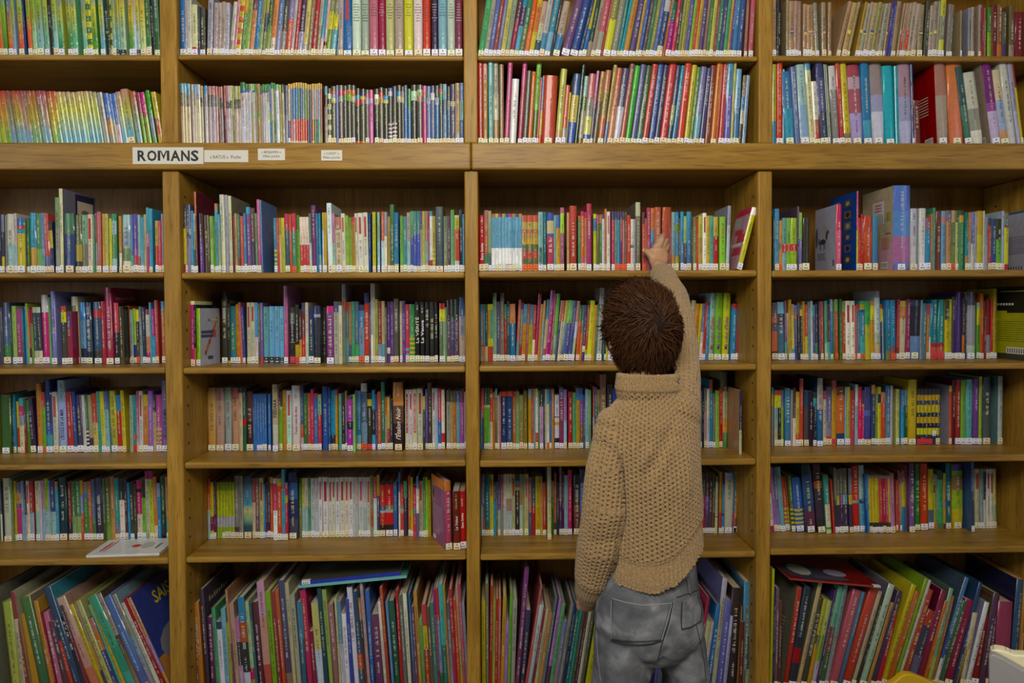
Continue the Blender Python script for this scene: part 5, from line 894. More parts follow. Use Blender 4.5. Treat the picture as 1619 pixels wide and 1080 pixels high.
# key points
HIP = PP(1026, 985, 1.47); WST = PP(1034, 900, 1.48); CH = PP(1032, 760, 1.485); SHC = PP(1030, 668, 1.50)
NK0 = PP(1026, 628, 1.50); NK1 = PP(1022, 588, 1.50); HD = PP(1013, 521, 1.515)
LS, LE, LWp = PP(970, 676, 1.50), PP(960, 800, 1.475), PP(931, 944, 1.515)
RS, RE, RW = PP(1062, 640, 1.52), PP(1069, 540, 1.65), PP(1041, 421, 1.955)
# skin
sk, nt, bs = new_mat('skin')
bs.inputs['Base Color'].default_value = (0.50, 0.275, 0.155, 1); bs.inputs['Roughness'].default_value = 0.5
bs.inputs['Subsurface Weight'].default_value = 0.12; bs.inputs['Subsurface Radius'].default_value = (0.012, 0.005, 0.003)
tc = nd(nt, 'ShaderNodeTexCoord'); n = nd(nt, 'ShaderNodeTexNoise'); n.inputs['Scale'].default_value = 45; n.inputs['Detail'].default_value = 4
nt.links.new(tc.outputs['Object'], n.inputs[0]); r = ramp(nt, n.outputs[0], [(0.3, (0.36, 0.19, 0.095)), (0.7, (0.46, 0.26, 0.14))]); nt.links.new(r.outputs[0], bs.inputs['Base Color'])
bump(nt, bs, n.outputs[0], 0.15, 0.001)
bm = bmesh.new()
HR = Matrix.Rotation(math.radians(-6), 3, 'Y') @ Matrix.Rotation(math.radians(12), 3, 'Z')
ell(bm, HD, (0.074, 0.088, 0.092), HR)
def hp(x, y, z): return HD+HR@Vector((x, y, z))
ell(bm, hp(0, 0.035, -0.055), (0.052, 0.055, 0.05), HR)                    # jaw
ring_mesh(bm, [hp(0, 0.088, -0.005), hp(0, 0.102, -0.03)], [0.007, 0.011], 10)    # nose
ell(bm, hp(0, 0.083, -0.058), (0.022, 0.008, 0.006), HR, 12); ell(bm, hp(0, 0.078, -0.085), (0.016, 0.012, 0.012), HR, 12)
ell(bm, hp(0, 0.080, 0.018), (0.055, 0.012, 0.01), HR, 12)
for s in (-1, 1):
    ell(bm, hp(s*0.076, -0.002, -0.018), (0.008, 0.018, 0.030), HR @ Matrix.Rotation(math.radians(s*18), 3, 'Z'), 16)
    ell(bm, hp(s*0.040, 0.062, -0.035), (0.022, 0.018, 0.02), HR, 12)
ring_mesh(bm, [hp(0, -0.02, -0.06), NK1, NK0], [0.048, 0.046, 0.052], 20)
ring_mesh(bm, [NK0, SHC, CH, WST, HIP], [(0.06, 0.05), (0.095, 0.06), (0.088, 0.07), (0.078, 0.064), (0.084, 0.06)], 24)
ring_mesh(bm, [PP(978, 700, 1.50), PP(962, 800, 1.475), PP(950, 865, 1.485), PP(939, 912, 1.50), LWp], [0.036, 0.032, 0.030, 0.026, 0.020], 16)
ring_mesh(bm, [PP(1060, 655, 1.50), PP(1064, 615, 1.54), PP(1067.5, 560, 1.62), PP(1067, 510, 1.73), PP(1060, 468, 1.84), PP(1047, 434, 1.93), RW], [0.038, 0.036, 0.032, 0.029, 0.026, 0.022, 0.021], 16)
# raised right hand: palm, four fingers and thumb, pressed on the spines
def hand(palm, fingers, thumb):
    ring_mesh(bm, *palm[:2], 16, palm[2])
    for f, rr in fingers: ring_mesh(bm, f, rr, 10)
    ring_mesh(bm, thumb[0], thumb[1], 10)
H = lambda px, py, y: px2w(px, py, y)
hand(([RW, H(1041, 411, -0.028), H(1040, 402, -0.020), H(1040, 396, -0.016)], [(0.021, 0.016), (0.029, 0.016), (0.032, 0.014), (0.028, 0.011)], (1, 0, 0.1)),
     [([H(1034.5, 399, -0.016), H(1037, 390, -0.020), H(1041.5, 381, -0.014), H(1045, 374.5, 0.001)], [0.0102, 0.0096, 0.0088, 0.0078]),
      ([H(1040.5, 397, -0.017), H(1043, 387, -0.022), H(1046.5, 378, -0.015), H(1048.5, 372, 0.001)], [0.0102, 0.0094, 0.0086, 0.0076]),
      ([H(1045.5, 397.5, -0.014), H(1048, 390, -0.015), H(1051.5, 384, -0.008), H(1054.5, 379.5, 0.003)], [0.0090, 0.0082, 0.0075, 0.0068]),
      ([H(1050.5, 401, -0.012), H(1053, 395, -0.010), H(1055, 390.5, -0.004), H(1056, 387, 0.003)], [0.0078, 0.0070, 0.0064, 0.0058])],
     ([H(1033, 410, -0.026), H(1028, 402.5, -0.026), H(1022.5, 397.5, -0.018), H(1018.5, 396.5, -0.006)], [0.0125, 0.0105, 0.0088, 0.0078]))
# lowered left hand, fingers curled forward
def L3(dx, dy, dz): return LWp+Vector((dx*0.75+0.002, dy*0.6, dz*0.70))
hand(([LWp, L3(0.0, 0.012, -0.018), L3(0.0, 0.040, -0.040), L3(0.0, 0.062, -0.056)], [(0.018, 0.015), (0.020, 0.016), (0.022, 0.015), (0.021, 0.012)], (1, 0, 0)),
     [([L3(x, 0.06, -0.056), L3(x*1.05, 0.088, -0.066), L3(x, 0.104, -0.052), L3(x, 0.104, -0.034)], [0.0088, 0.0080, 0.0074, 0.0068]) for x in (-0.022, -0.008, 0.007, 0.021)],
     ([L3(0.018, 0.03, -0.03), L3(0.034, 0.046, -0.034), L3(0.034, 0.07, -0.04), L3(0.026, 0.088, -0.044)], [0.011, 0.0098, 0.0088, 0.0078]))
KL, FL_ = Vector((HIP.x-0.062, HIP.y+0.02, 0.34)), Vector((HIP.x-0.07, HIP.y-0.0, 0.06))
KR, FR_ = Vector((HIP.x+0.072, HIP.y+0.03, 0.34)), Vector((HIP.x+0.078, HIP.y+0.02, 0.06))
ring_mesh(bm, [Vector((HIP.x-0.064, HIP.y, HIP.z-0.0)), KL, FL_], [0.042, 0.038, 0.03], 16)
ring_mesh(bm, [Vector((HIP.x+0.078, HIP.y, HIP.z-0.0)), KR, FR_], [0.037, 0.037, 0.03], 16)
body = remesh(bm, 'body', 0.0026, 3, 0.45); body.data.materials.append(sk); own(body)
for s in (-1, 1):
    bm = bmesh.new(); ell(bm, hp(s*0.030, 0.073, -0.002), (0.011, 0.011, 0.011), None, 16)
    e = bm_obj('eye', bm, flat('eye_white', (0.7, 0.68, 0.64), 0.2), None, True); own(e)
    bm = bmesh.new(); ell(bm, hp(s*0.030, 0.0815, -0.002), (0.0055, 0.0035, 0.0055), None, 12); own(bm_obj('iris', bm, flat('brown_iris', (0.05, 0.025, 0.01), 0.2), None, True), e)
# thumb nail
bm = bmesh.new(); q = H(1017.5, 396, -0.013); ell(bm, q, (0.0035, 0.0022, 0.0052), None, 12); own(bm_obj('thumb_nail', bm, flat('nail', (0.55, 0.34, 0.24), 0.3), None, True))
# ------------------------------------------------ sweater
bm = bmesh.new()
T = [(1038, 955, 1.473, 78, 0.104), (1038, 925, 1.475, 77.5, 0.104), (1038, 900, 1.475, 77, 0.103), (1038, 870, 1.478, 75, 0.099), (1036, 820, 1.48, 72.5, 0.096), (1034, 760, 1.482, 73, 0.092), (1032, 710, 1.488, 74, 0.088),
     (1031, 672, 1.495, 74, 0.079), (1031, 645, 1.50, 67, 0.068), (1030, 624, 1.502, 54, 0.060), (1026, 606, 1.502, 48, 0.056)]
tp = [PP(a, b, c) for a, b, c, _, _ in T]; tr_ = [(w*c/F_, d) for _, _, c, w, d in T]
def loft_open(bm, pts, rads, n, tilt=None):
    ring_mesh(bm, pts, rads, n)
ring_mesh(bm, tp, tr_, 40)
SLL = [(978, 700, 1.50, 41), (968, 745, 1.485, 41), (962, 800, 1.475, 41), (950, 865, 1.485, 37.5), (938, 912, 1.50, 30), (931, 934, 1.515, 24), (930, 942, 1.52, 20)]
SLR = [(1060, 655, 1.50, 47), (1064, 615, 1.54, 42), (1067.5, 560, 1.62, 37), (1067, 510, 1.73, 31), (1060, 468, 1.84, 24.5), (1047, 434, 1.93, 19.5)]
pl = [PP(a, b, c) for a, b, c, _ in SLL]; rl = [w*c/F_ for _, _, c, w in SLL]
pr_ = [PP(a, b, c) for a, b, c, _ in SLR]; rr_ = [w*c/F_ for _, _, c, w in SLR]
ring_mesh(bm, pl, rl, 28); ring_mesh(bm, pr_, rr_, 28)
ell(bm, PP(970, 690, 1.50), (0.045, 0.055, 0.05)); ell(bm, PP(976, 668, 1.50), (0.045, 0.05, 0.035))
# turtleneck collar roll
n = 40; prof = []
CA, CB = PP(1026, 612, 1.50), PP(1026, 592, 1.50)
ring_mesh(bm, [CA+Vector((0, 0, -0.01)), CA, CB], [(0.075, 0.062), (0.0745, 0.062), (0.071, 0.060)], 36)
sw = remesh(bm, 'sweater', 0.0020, 6, 0.5)
me = sw.data; V, N = getv(me)
# flatten the ends: hem and collar are open tubes, cut with planes
def bones():
    out = []
    for P_, nm in ((pl, 1), (pr_, 2)):
        best = np.full(len(V), 9.0); tt = np.zeros(len(V)); acc = 0.0; uu = np.zeros(len(V))
        for i in range(len(P_)-1):
            a, b = np.array(P_[i]), np.array(P_[i+1]); d, t = segd(V, a, b); L = np.linalg.norm(b-a)
            m = d < best; best[m] = d[m]; tt[m] = acc+t[m]*L
            ax = (b-a)/L; s0 = np.array((1.0, 0, 0))-ax*ax[0]; s0 /= np.linalg.norm(s0); s1 = np.cross(ax, s0)
            rel = V-a; ang = np.arctan2(rel@s1, rel@s0); uu[m] = ang[m]; acc += L
        out.append((best, tt, uu, acc))
    return out
(bl_, tl_, ul_, al_), (br_, trr, ur_, ar_) = bones()
ctr = np.array(SHC); cx_ = np.interp(V[:, 2], [p.z for p in tp], [p.x for p in tp]); cy_ = np.interp(V[:, 2], [p.z for p in tp], [p.y for p in tp])
torso_u = np.arctan2(V[:, 0]-cx_, -(V[:, 1]-cy_))           # 0 at the back, seam at the front
rt = np.interp(V[:, 2], [p.z for p in tp], [r_[0] for r_ in tr_]); dt_ = np.hypot((V[:, 0]-cx_)/rt, (V[:, 1]-cy_)/(rt*0.9))
def cum(P_): return np.concatenate([[0], np.cumsum([(P_[i+1]-P_[i]).length for i in range(len(P_)-1)])])
rLs = np.interp(tl_, cum(pl), rl); rRs = np.interp(trr, cum(pr_), rr_)
sl = bl_/rLs; sr = br_/rRs
zone = np.zeros(len(V), int)
zone[(sl < 1.25) & (sl < dt_*1.02) & (tl_ > 0.01)] = 1
zone[(sr < 1.3) & (V[:, 2] > tp[5].z+0.03) & (trr > 0.035)] = 2
U = torso_u*0.098; Vv = V[:, 2].copy()
U[zone == 1] = (ul_*0.052)[zone == 1]; Vv[zone == 1] = tl_[zone == 1]
U[zone == 2] = (ur_*0.046)[zone == 2]; Vv[zone == 2] = trr[zone == 2]
hp_ = [PP(px_, py_, 1.385) for px_, py_ in ((955, 930), (965, 933), (985, 936), (1010, 938), (1040, 934), (1065, 924), (1088, 906), (1112, 886), (1125, 876))]
hemz = np.interp(V[:, 0], [q.x for q in hp_], [q.z for q in hp_])-0.010*np.clip((V[:, 1]+0.58)/0.12, 0, 1)
rib = np.zeros(len(V), bool)
rib |= (zone == 0) & (V[:, 2] < hemz+0.062)
colz = PP(1026, 618, 1.50).z
rib |= (zone == 0) & (V[:, 2] > colz)
rib |= (zone == 1) & (tl_ > al_-0.045)
rib |= (zone == 2) & (trr > ar_-0.06)
cell_u, cell_v = 0.0104, 0.0098
hole = np.clip(np.cos(2*math.pi*U/cell_u), 0, 1)*np.clip(np.cos(2*math.pi*(Vv/cell_v+0.5*(np.round(U/cell_u) % 2)*(zone == 0)+0.25*(np.round(U/cell_u) % 2)*(zone > 0))), 0, 1)
hole = hole**0.8; crest = np.cos(2*math.pi*U/cell_u+math.pi)*0.5+0.5
ribp = 0.5-0.5*np.cos(2*math.pi*U/0.0092)
# knitted relief + soft folds
disp = np.where(rib, -0.0030*ribp, -0.0085*hole+0.0014*crest)
cre = np.exp(-((sl-dt_*1.02)/0.07)**2)*(tl_ > 0.03)*(tl_ < al_*0.85)*np.clip((PP(970, 705, 1.5).z-V[:, 2])/0.03, 0, 1); disp = disp-0.0085*cre
def fold(a, b, w, amp):
    global disp
    d, t = segd(V, PP(*a), PP(*b)); disp = disp+amp*np.exp(-(d/w)**2)*np.sin(np.clip(t, 0.001, 0.999)*math.pi)**0.7
for a, b, w, amp in (((1012, 800, 1.385), (1068, 700, 1.39), 0.014, 0.011), ((1000, 850, 1.375), (1070, 760, 1.375), 0.018, 0.006), ((1018, 775, 1.39), (1075, 650, 1.42), 0.012, -0.008),
                     ((1030, 705, 1.40), (1012, 745, 1.40), 0.011, 0.010), ((1020, 690, 1.41), (1004, 740, 1.40), 0.008, -0.008), ((1085, 800, 1.40), (1090, 690, 1.41), 0.016, 0.006),
                     ((1072, 650, 1.45), (1098, 570, 1.55), 0.012, 0.007), ((1085, 640, 1.46), (1100, 600, 1.52), 0.009, -0.006), ((1050, 880, 1.37), (1090, 790, 1.38), 0.02, 0.004)):
    fold(a, b, w, amp)
for a, b, w, amp in (((930, 830, 1.44), (985, 815, 1.42), 0.012, 0.004), ((925, 860, 1.44), (980, 850, 1.43), 0.012, -0.005), ((925, 885, 1.45), (975, 872, 1.44), 0.012, 0.004), ((955, 690, 1.45), (1000, 720, 1.44), 0.012, 0.004)):
    fold(a, b, w, amp)
low = np.array([noise.noise(Vector((v[0]*14, v[1]*14, v[2]*10))) for v in V])
disp = disp+low*0.004
# the collar roll bulges over the yoke, hem and cuffs draw in a little
cz = V[:, 2]-colz
m = (zone == 0) & (cz > -0.004) & (cz < 0.04)
disp = disp+np.where(m, 0.004*np.clip(cz/0.006, 0, 1), 0)
m = (zone == 0) & (V[:, 2] < hemz+0.055); disp = disp-np.where(m, 0.002, 0)
V2 = V+N*disp[:, None]
m = (zone == 0) & (V[:, 2] > hemz-0.004); V2[m, 2] = np.maximum(V2[m, 2], hemz[m]); setv(me, V2)
bm = bmesh.new(); bm.from_mesh(me); bm.verts.ensure_lookup_table()
kill = [bm.verts[i] for i in range(len(V)) if (zone[i] == 0 and ((V[i, 2] < hemz[i]-0.004 and (sl[i] > 1.22 or V[i, 0] > tp[0].x-0.07)) or V[i, 2] > CB.z+0.006))]
uvn = {}
uvl = bm.loops.layers.uv.new('UVMap')
for f in bm.faces:
    for l in f.loops: l[uvl].uv = (U[l.vert.index], Vv[l.vert.index])
bmesh.ops.delete(bm, geom=kill, context='VERTS')
bm.to_mesh(me); bm.free()
sol = sw.modifiers.new('thick', 'SOLIDIFY'); sol.thickness = 0.004; sol.offset = -1
wl, nt, bs = new_mat('tan_wool_knit')
uv = nd(nt, 'ShaderNodeUVMap'); mp = nd(nt, 'ShaderNodeMapping'); mp.inputs['Scale'].default_value = (1, 1, 1)
nt.links.new(uv.outputs[0], mp.inputs[0])
wv = nd(nt, 'ShaderNodeTexWave'); wv.inputs['Scale'].default_value = 120; wv.inputs['Distortion'].default_value = 2.5; wv.inputs['Detail'].default_value = 2; wv.inputs['Detail Scale'].default_value = 3
wv.bands_direction = 'DIAGONAL'; nt.links.new(mp.outputs[0], wv.inputs[0])
tc = nd(nt, 'ShaderNodeTexCoord'); n1 = nd(nt, 'ShaderNodeTexNoise'); n1.inputs['Scale'].default_value = 420; n1.inputs['Detail'].default_value = 3
nt.links.new(tc.outputs['Object'], n1.inputs[0])
r = ramp(nt, n1.outputs[0], [(0.30, (0.19, 0.112, 0.045)), (0.52, (0.315, 0.20, 0.088)), (0.75, (0.47, 0.33, 0.170))])
nt.links.new(r.outputs[0], bs.inputs['Base Color']); bs.inputs['Roughness'].default_value = 0.95
bs.inputs['Sheen Weight'].default_value = 0.25; bs.inputs['Specular IOR Level'].default_value = 0.15
ad = nd(nt, 'ShaderNodeMath', operation='MULTIPLY_ADD'); ad.inputs[1].default_value = 0.6
nt.links.new(wv.outputs[1], ad.inputs[0]); nt.links.new(n1.outputs[0], ad.inputs[2]); bump(nt, bs, ad.outputs[0], 0.9, 0.0016)
me.materials.append(wl); me.polygons.foreach_set('use_smooth', [True]*len(me.polygons)); own(sw)
# ------------------------------------------------ jeans
bm = bmesh.new()
J = [(1034, 880, 1.475, 64, 0.080), (1034, 905, 1.475, 68, 0.085), (1031, 930, 1.473, 76, 0.093), (1027, 965, 1.470, 86, 0.104), (1026, 988, 1.468, 88, 0.104)]
ring_mesh(bm, [PP(a, b, c) for a, b, c, _, _ in J], [(w*c/F_, d) for _, _, c, w, d in J], 40)
JL = [PP(988, 1010, 1.465), PP(983, 1050, 1.463), PP(979, 1080, 1.463), Vector((HIP.x-0.068, HIP.y+0.022, 0.35)), Vector((HIP.x-0.075, HIP.y, 0.10)), Vector((HIP.x-0.076, HIP.y, 0.045))]
JR = [PP(1071, 1010, 1.475), PP(1081, 1050, 1.478), PP(1085, 1080, 1.48), Vector((HIP.x+0.078, HIP.y+0.03, 0.35)), Vector((HIP.x+0.083, HIP.y+0.02, 0.10)), Vector((HIP.x+0.084, HIP.y+0.02, 0.045))]
ring_mesh(bm, JL, [(0.068, 0.086), (0.064, 0.083), (0.061, 0.080), 0.058, 0.050, 0.050], 28); ring_mesh(bm, JR, [(0.058, 0.084), (0.052, 0.082), (0.049, 0.078), 0.056, 0.050, 0.050], 28)
jn = remesh(bm, 'jeans', 0.004, 4, 0.5); me = jn.data; V, N = getv(me); disp = np.zeros(len(V))
for a, b, w, amp in (((975, 975, 1.375), (1050, 962, 1.37), 0.010, 0.005), ((970, 990, 1.37), (1050, 1000, 1.37), 0.009, -0.004), ((1060, 985, 1.375), (1045, 1060, 1.38), 0.010, -0.012), ((1068, 930, 1.375), (1058, 990, 1.37), 0.008, -0.006),
                     ((1050, 1010, 1.375), (1112, 1025, 1.42), 0.008, 0.006), ((1052, 1022, 1.375), (1112, 1038, 1.42), 0.008, -0.006), ((1060, 1045, 1.39), (1115, 1055, 1.42), 0.01, 0.004), ((945, 1015, 1.43), (1000, 1030, 1.37), 0.012, -0.004),
                     ((1035, 1035, 1.38), (1000, 1060, 1.37), 0.010, 0.004), ((940, 985, 1.44), (965, 1000, 1.40), 0.008, 0.004), ((965, 950, 1.385), (1000, 1080, 1.37), 0.02, 0.004)):
    fold(a, b, w, amp)
low = np.array([noise.noise(Vector((v[0]*22, v[1]*22, v[2]*30))) for v in V]); disp = disp+low*0.003
setv(me, V+N*disp[:, None])
dn, nt, bs = new_mat('washed_grey_denim')
tc = nd(nt, 'ShaderNodeTexCoord'); n1 = nd(nt, 'ShaderNodeTexNoise'); n1.inputs['Scale'].default_value = 16; n1.inputs['Detail'].default_value = 5; n1.inputs['Distortion'].default_value = 0.5
n2 = nd(nt, 'ShaderNodeTexNoise'); n2.inputs['Scale'].default_value = 700; n2.inputs['Detail'].default_value = 2
mp = nd(nt, 'ShaderNodeMapping'); mp.inputs['Scale'].default_value = (1.0, 1.0, 1.3)
nt.links.new(tc.outputs['Object'], mp.inputs[0]); nt.links.new(mp.outputs[0], n1.inputs[0]); nt.links.new(tc.outputs['Object'], n2.inputs[0])
r1 = ramp(nt, n1.outputs[0], [(0.32, (0.070, 0.075, 0.086)), (0.52, (0.115, 0.120, 0.132)), (0.70, (0.23, 0.235, 0.245))])
r2 = ramp(nt, n2.outputs[0], [(0.3, (0.75, 0.75, 0.76)), (0.7, (1.15, 1.15, 1.14))])
mx = nd(nt, 'ShaderNodeMix', data_type='RGBA', blend_type='MULTIPLY'); mx.inputs[0].default_value = 1
nt.links.new(r1.outputs[0], mx.inputs[6]); nt.links.new(r2.outputs[0], mx.inputs[7]); nt.links.new(mx.outputs[2], bs.inputs['Base Color'])
bs.inputs['Roughness'].default_value = 0.85; bs.inputs['Specular IOR Level'].default_value = 0.2
bump(nt, bs, n2.outputs[0], 0.5, 0.0008)
me.materials.append(dn); own(jn)
me.update()
bmj = bmesh.new(); bmj.from_mesh(me); bvh = BVHTree.FromBMesh(bmj); bmj.free()
def onj(px, py, off=0.0015):
    o = CAM; d = (RC @ Vector(((px-W_/2+SHX)/F_, -(py-H_/2-SHY)/F_, -1.0))).normalized()
    hit = bvh.ray_cast(o, d)
    return None if hit[0] is None else hit[0]-d*off
thr = flat('pale_grey_thread', (0.27, 0.27, 0.27), 0.8); thd = flat('dark_seam', (0.018, 0.018, 0.022), 0.9)
def seam(name, pts, r_, mat, par=None, dash=False, n=24):
    P3 = []
    for i in range(len(pts)-1):
        for k in range(n):
            t = k/n; q = onj(pts[i][0]*(1-t)+pts[i+1][0]*t, pts[i][1]*(1-t)+pts[i+1][1]*t, 0.0034 if par else 0.001)
            if q is not None: P3.append(q)
    bm = bmesh.new(); step = 3 if dash else len(P3)
    i = 0
    while i < len(P3)-1:
        seg = P3[i:i+(2 if dash else step)]
        if len(seg) >= 2: ring_mesh(bm, seg, [r_]*len(seg), 5)
        i += step
    o = bm_obj(name, bm, mat, None, True); own(o, par)
    if dash: o['kind'] = 'stuff'
    return o
def patch(name, quad, nx=18, ny=18, off=0.0022):
    bm = bmesh.new(); g = []
    for j in range(ny+1):
        row = []
        for i in range(nx+1):
            u, v = i/nx, j/ny
            x = (quad[0][0]*(1-u)+quad[1][0]*u)*(1-v)+(quad[3][0]*(1-u)+quad[2][0]*u)*v
            y = (quad[0][1]*(1-u)+quad[1][1]*u)*(1-v)+(quad[3][1]*(1-u)+quad[2][1]*u)*v+3.0*math.sin(u*math.pi)*(1 if v > 0.5 else 0.6)
            q = onj(x, y, off); row.append(bm.verts.new(q) if q is not None else None)
        g.append(row)
    for j in range(ny):
        for i in range(nx):
            c = (g[j][i], g[j+1][i], g[j+1][i+1], g[j][i+1])
            if all(c): bm.faces.new(c)
    o = bm_obj(name, bm, dn, None, True); m = o.modifiers.new('s', 'SOLIDIFY'); m.thickness = 0.0016; m.offset = 0; own(o); return o
pk = patch('pocket', [(967, 946), (1063, 954), (1046, 1012), (966, 1012)])
seam('stitching', [(968, 946.5), (990, 953), (1015, 957), (1040, 956), (1063, 953.5)], 0.0009, thr, pk)
seam('stitching', [(966.5, 950), (966, 980), (966.5, 1012)], 0.0008, thr, pk); seam('stitching', [(1062, 956), (1054, 985), (1046, 1013)], 0.0008, thr, pk)
seam('seam', [(966, 1013), (985, 1018), (1010, 1020), (1030, 1018), (1046, 1013)], 0.0013, thd, pk)
pk2 = patch('pocket', [(1079, 950), (1112, 934), (1109, 982), (1078, 995)], 12, 14)
seam('seam', [(1078.5, 952), (1077, 975), (1078, 995), (1092, 992), (1108, 982)], 0.0011, thd, pk2)
seam('seam', [(1064, 953), (1057, 985), (1046, 1020), (1040, 1045)], 0.0010, thd); seam('stitching', [(1066, 950), (1060, 985), (1049, 1018)], 0.0007, thr)
seam('seam', [(1070, 945), (1090, 938), (1112, 930)], 0.0009, thd); seam('stitching', [(946, 968), (943, 1000), (945, 1040), (950, 1078)], 0.0005, thr)
seam('seam', [(1100, 985), (1106, 1010), (1113, 1045), (1117, 1078)], 0.0008, thd)
bl = patch('belt_loop', [(1086, 915), (1091, 912), (1094, 936), (1089, 938)], 4, 10, 0.005)
# shoes
shm = flat('dark_canvas', (0.03, 0.03, 0.035), 0.7); som = flat('white_rubber', (0.5, 0.5, 0.47), 0.6)
for fx in (FL_, FR_):
    bm = bmesh.new(); ring_mesh(bm, [Vector((fx.x, fx.y-0.03, 0.052)), Vector((fx.x, fx.y+0.04, 0.05)), Vector((fx.x, fx.y+0.13, 0.036)), Vector((fx.x, fx.y+0.165, 0.032))], [(0.036, 0.036), (0.038, 0.042), (0.042, 0.024), (0.034, 0.018)], 18)
    s_ = bm_obj('shoe', bm, shm, None, True); own(s_)
    bm = bmesh.new(); ring_mesh(bm, [Vector((fx.x, fx.y-0.05, 0.012)), Vector((fx.x, fx.y+0.05, 0.012)), Vector((fx.x, fx.y+0.15, 0.012))], [(0.037, 0.012), (0.04, 0.012), (0.042, 0.012)], 18); own(bm_obj('sole', bm, som, None, True), s_)
# ------------------------------------------------ hair
hm, nt, bs = new_mat('dark_brown_hair')
oi = nd(nt, 'ShaderNodeAttribute'); oi.attribute_name = 'Col'; nt.links.new(oi.outputs['Color'], bs.inputs['Base Color'])
bs.inputs['Roughness'].default_value = 0.42; bs.inputs['Specular IOR Level'].default_value = 0.16; bs.inputs['Anisotropic'].default_value = 0.5
rh = random.Random(3); mb = MB()
HC = hp(0, -0.004, 0.004); HRd = Vector((0.080, 0.093, 0.094))
whorl = (HR.transposed() @ Vector((0.14, -0.98, 0.12))).normalized()
def hs(d, k=1.0):      # point on the scalp in direction d (head frame)
    q_ = max(0.0, min(1.0, (-0.25-d.z)/0.6))*(1 if d.y < 0.2 else 0)
    return HC+HR@Vector((d.x*HRd.x*k*(1-0.05*q_), d.y*HRd.y*k, d.z*HRd.z*k-0.017*q_))
def hairy(d): # hair-bearing directions: not face, not below the nape
    if d.y > 0.45 and d.z < 0.45: return False
    if d.z < -0.95: return False
    if d.y > 0.05 and d.z < -0.15: return False
    return True
def lock(d, length, width, lift, seed, base):
    pts = []; p = d.copy(); sw_ = 0.55
    st = length/7
    for k in range(8):
        rad = 1.045+(lift+0.10*max(0, noise.noise(d*3.1+Vector((5, 0, 0)))))*(k/7.0)**1.2+0.03*math.sin(seed+k*0.9)*(k/7.0)
        pts.append((p.copy(), rad))
        t = p-whorl*p.dot(whorl)
        t = (t-p*t.dot(p)); t = t.normalized() if t.length > 1e-3 else p.orthogonal().normalized()
        s = whorl.cross(p); s = s.normalized() if s.length > 1e-3 else t
        away = min(1.0, math.acos(max(-1, min(1, p.dot(whorl))))/0.9)
        g = Vector((0, 0, -1)); g = g-p*g.dot(p)
        f = t*1.0+s*(0.95*(1-away)+0.55*math.sin(seed*1.7+3*p.x+2*p.z))+g*(0.55*away if p.z < 0.25 else 0.0)+Vector((0, 0.5, 0.15))*(away if p.z > 0.3 else 0)
        f = f-p*f.dot(p); f.normalize(); p = (p+f*st/0.088).normalized()
    c0 = base; rings = []
    for k, (q, rad) in enumerate(pts):
        w = width*math.sin(math.pi*min(0.98, max(0.06, (k+0.6)/8.2)))**0.6*(1 if k < 7 else 0.35)
        P_ = hs(q, rad); nxt = hs(pts[min(k+1, 7)][0], pts[min(k+1, 7)][1]); prv = hs(pts[max(k-1, 0)][0], pts[max(k-1, 0)][1])
        t = (nxt-prv).normalized(); nr = (P_-HC).normalized(); sd_ = t.cross(nr).normalized()
        rings.append([P_+sd_*w, P_+nr*w*0.6, P_-sd_*w, P_-nr*w*0.5])
    i0 = len(mb.v)
    for rg in rings: mb.v.extend(tuple(x) for x in rg)
    for k in range(7):
        for j in range(4):
            a = i0+k*4+j; b_ = i0+k*4+(j+1) % 4
            mb.f.append((a, b_, b_+4, a+4)); mb.c.extend([c0]*4); mb.m.append(0); mb.sm.append(True)
for i in range(6500):
    d = Vector((rh.gauss(0, 1), rh.gauss(0, 1), rh.gauss(0, 1))).normalized()
    if not hairy(d): continue
    t = rh.random(); base = tuple(a*(0.55+0.9*t) for a in (0.052, 0.0195, 0.0068))
    top = d.z > 0.5
    lock(d, rh.uniform(0.035, 0.062)*(1.1 if top else 0.9), rh.uniform(0.0007, 0.0017), rh.uniform(0.02, 0.11)+(0.05 if top else 0), rh.uniform(0, 1.6)+6*noise.noise(d*2.2), base)
# stray curls on top and at the temple
for (d0, ln) in (((-0.25, 0.1, 0.95), 0.05), ((0.15, 0.2, 0.95), 0.05), ((0.3, 0.1, 0.93), 0.045), ((-0.45, 0.1, 0.85), 0.05), ((-0.95, -0.1, 0.1), 0.04), ((-0.5, -0.3, 0.8), 0.06), ((0.0, -0.25, 0.95), 0.065), ((0.5, -0.2, 0.8), 0.055), ((-0.1, 0.35, 0.9), 0.06), ((0.35, 0.35, 0.85), 0.055), ((-0.7, 0.0, 0.6), 0.05), ((0.8, -0.1, 0.45), 0.045)):
    for k in range(26):
        d = (Vector(d0)+Vector((rh.gauss(0, .09), rh.gauss(0, .09), rh.gauss(0, .09)))).normalized()
        lock(d, ln, rh.uniform(0.0014, 0.0026), rh.uniform(0.10, 0.26), rh.uniform(0, 1.2), tuple(a*rh.uniform(0.6, 1.4) for a in (0.036, 0.0135, 0.005)))
for i in range(24):        # cap under the locks
    for j in range(48):
        def dd(i_, j_):
            th_ = math.pi*i_/24; ph = 2*math.pi*j_/48; return Vector((math.sin(th_)*math.cos(ph), math.sin(th_)*math.sin(ph), math.cos(th_)))
        q = [dd(i, j), dd(i+1, j), dd(i+1, j+1), dd(i, j+1)]
        if all(hairy(x) for x in q): mb.poly([tuple(hs(x, 1.04)) for x in q], (0.012, 0.006, 0.003), 0, True)
h = mb.build('hair', hm); h.parent = boy; h.matrix_parent_inverse = Matrix.Translation(-bx)
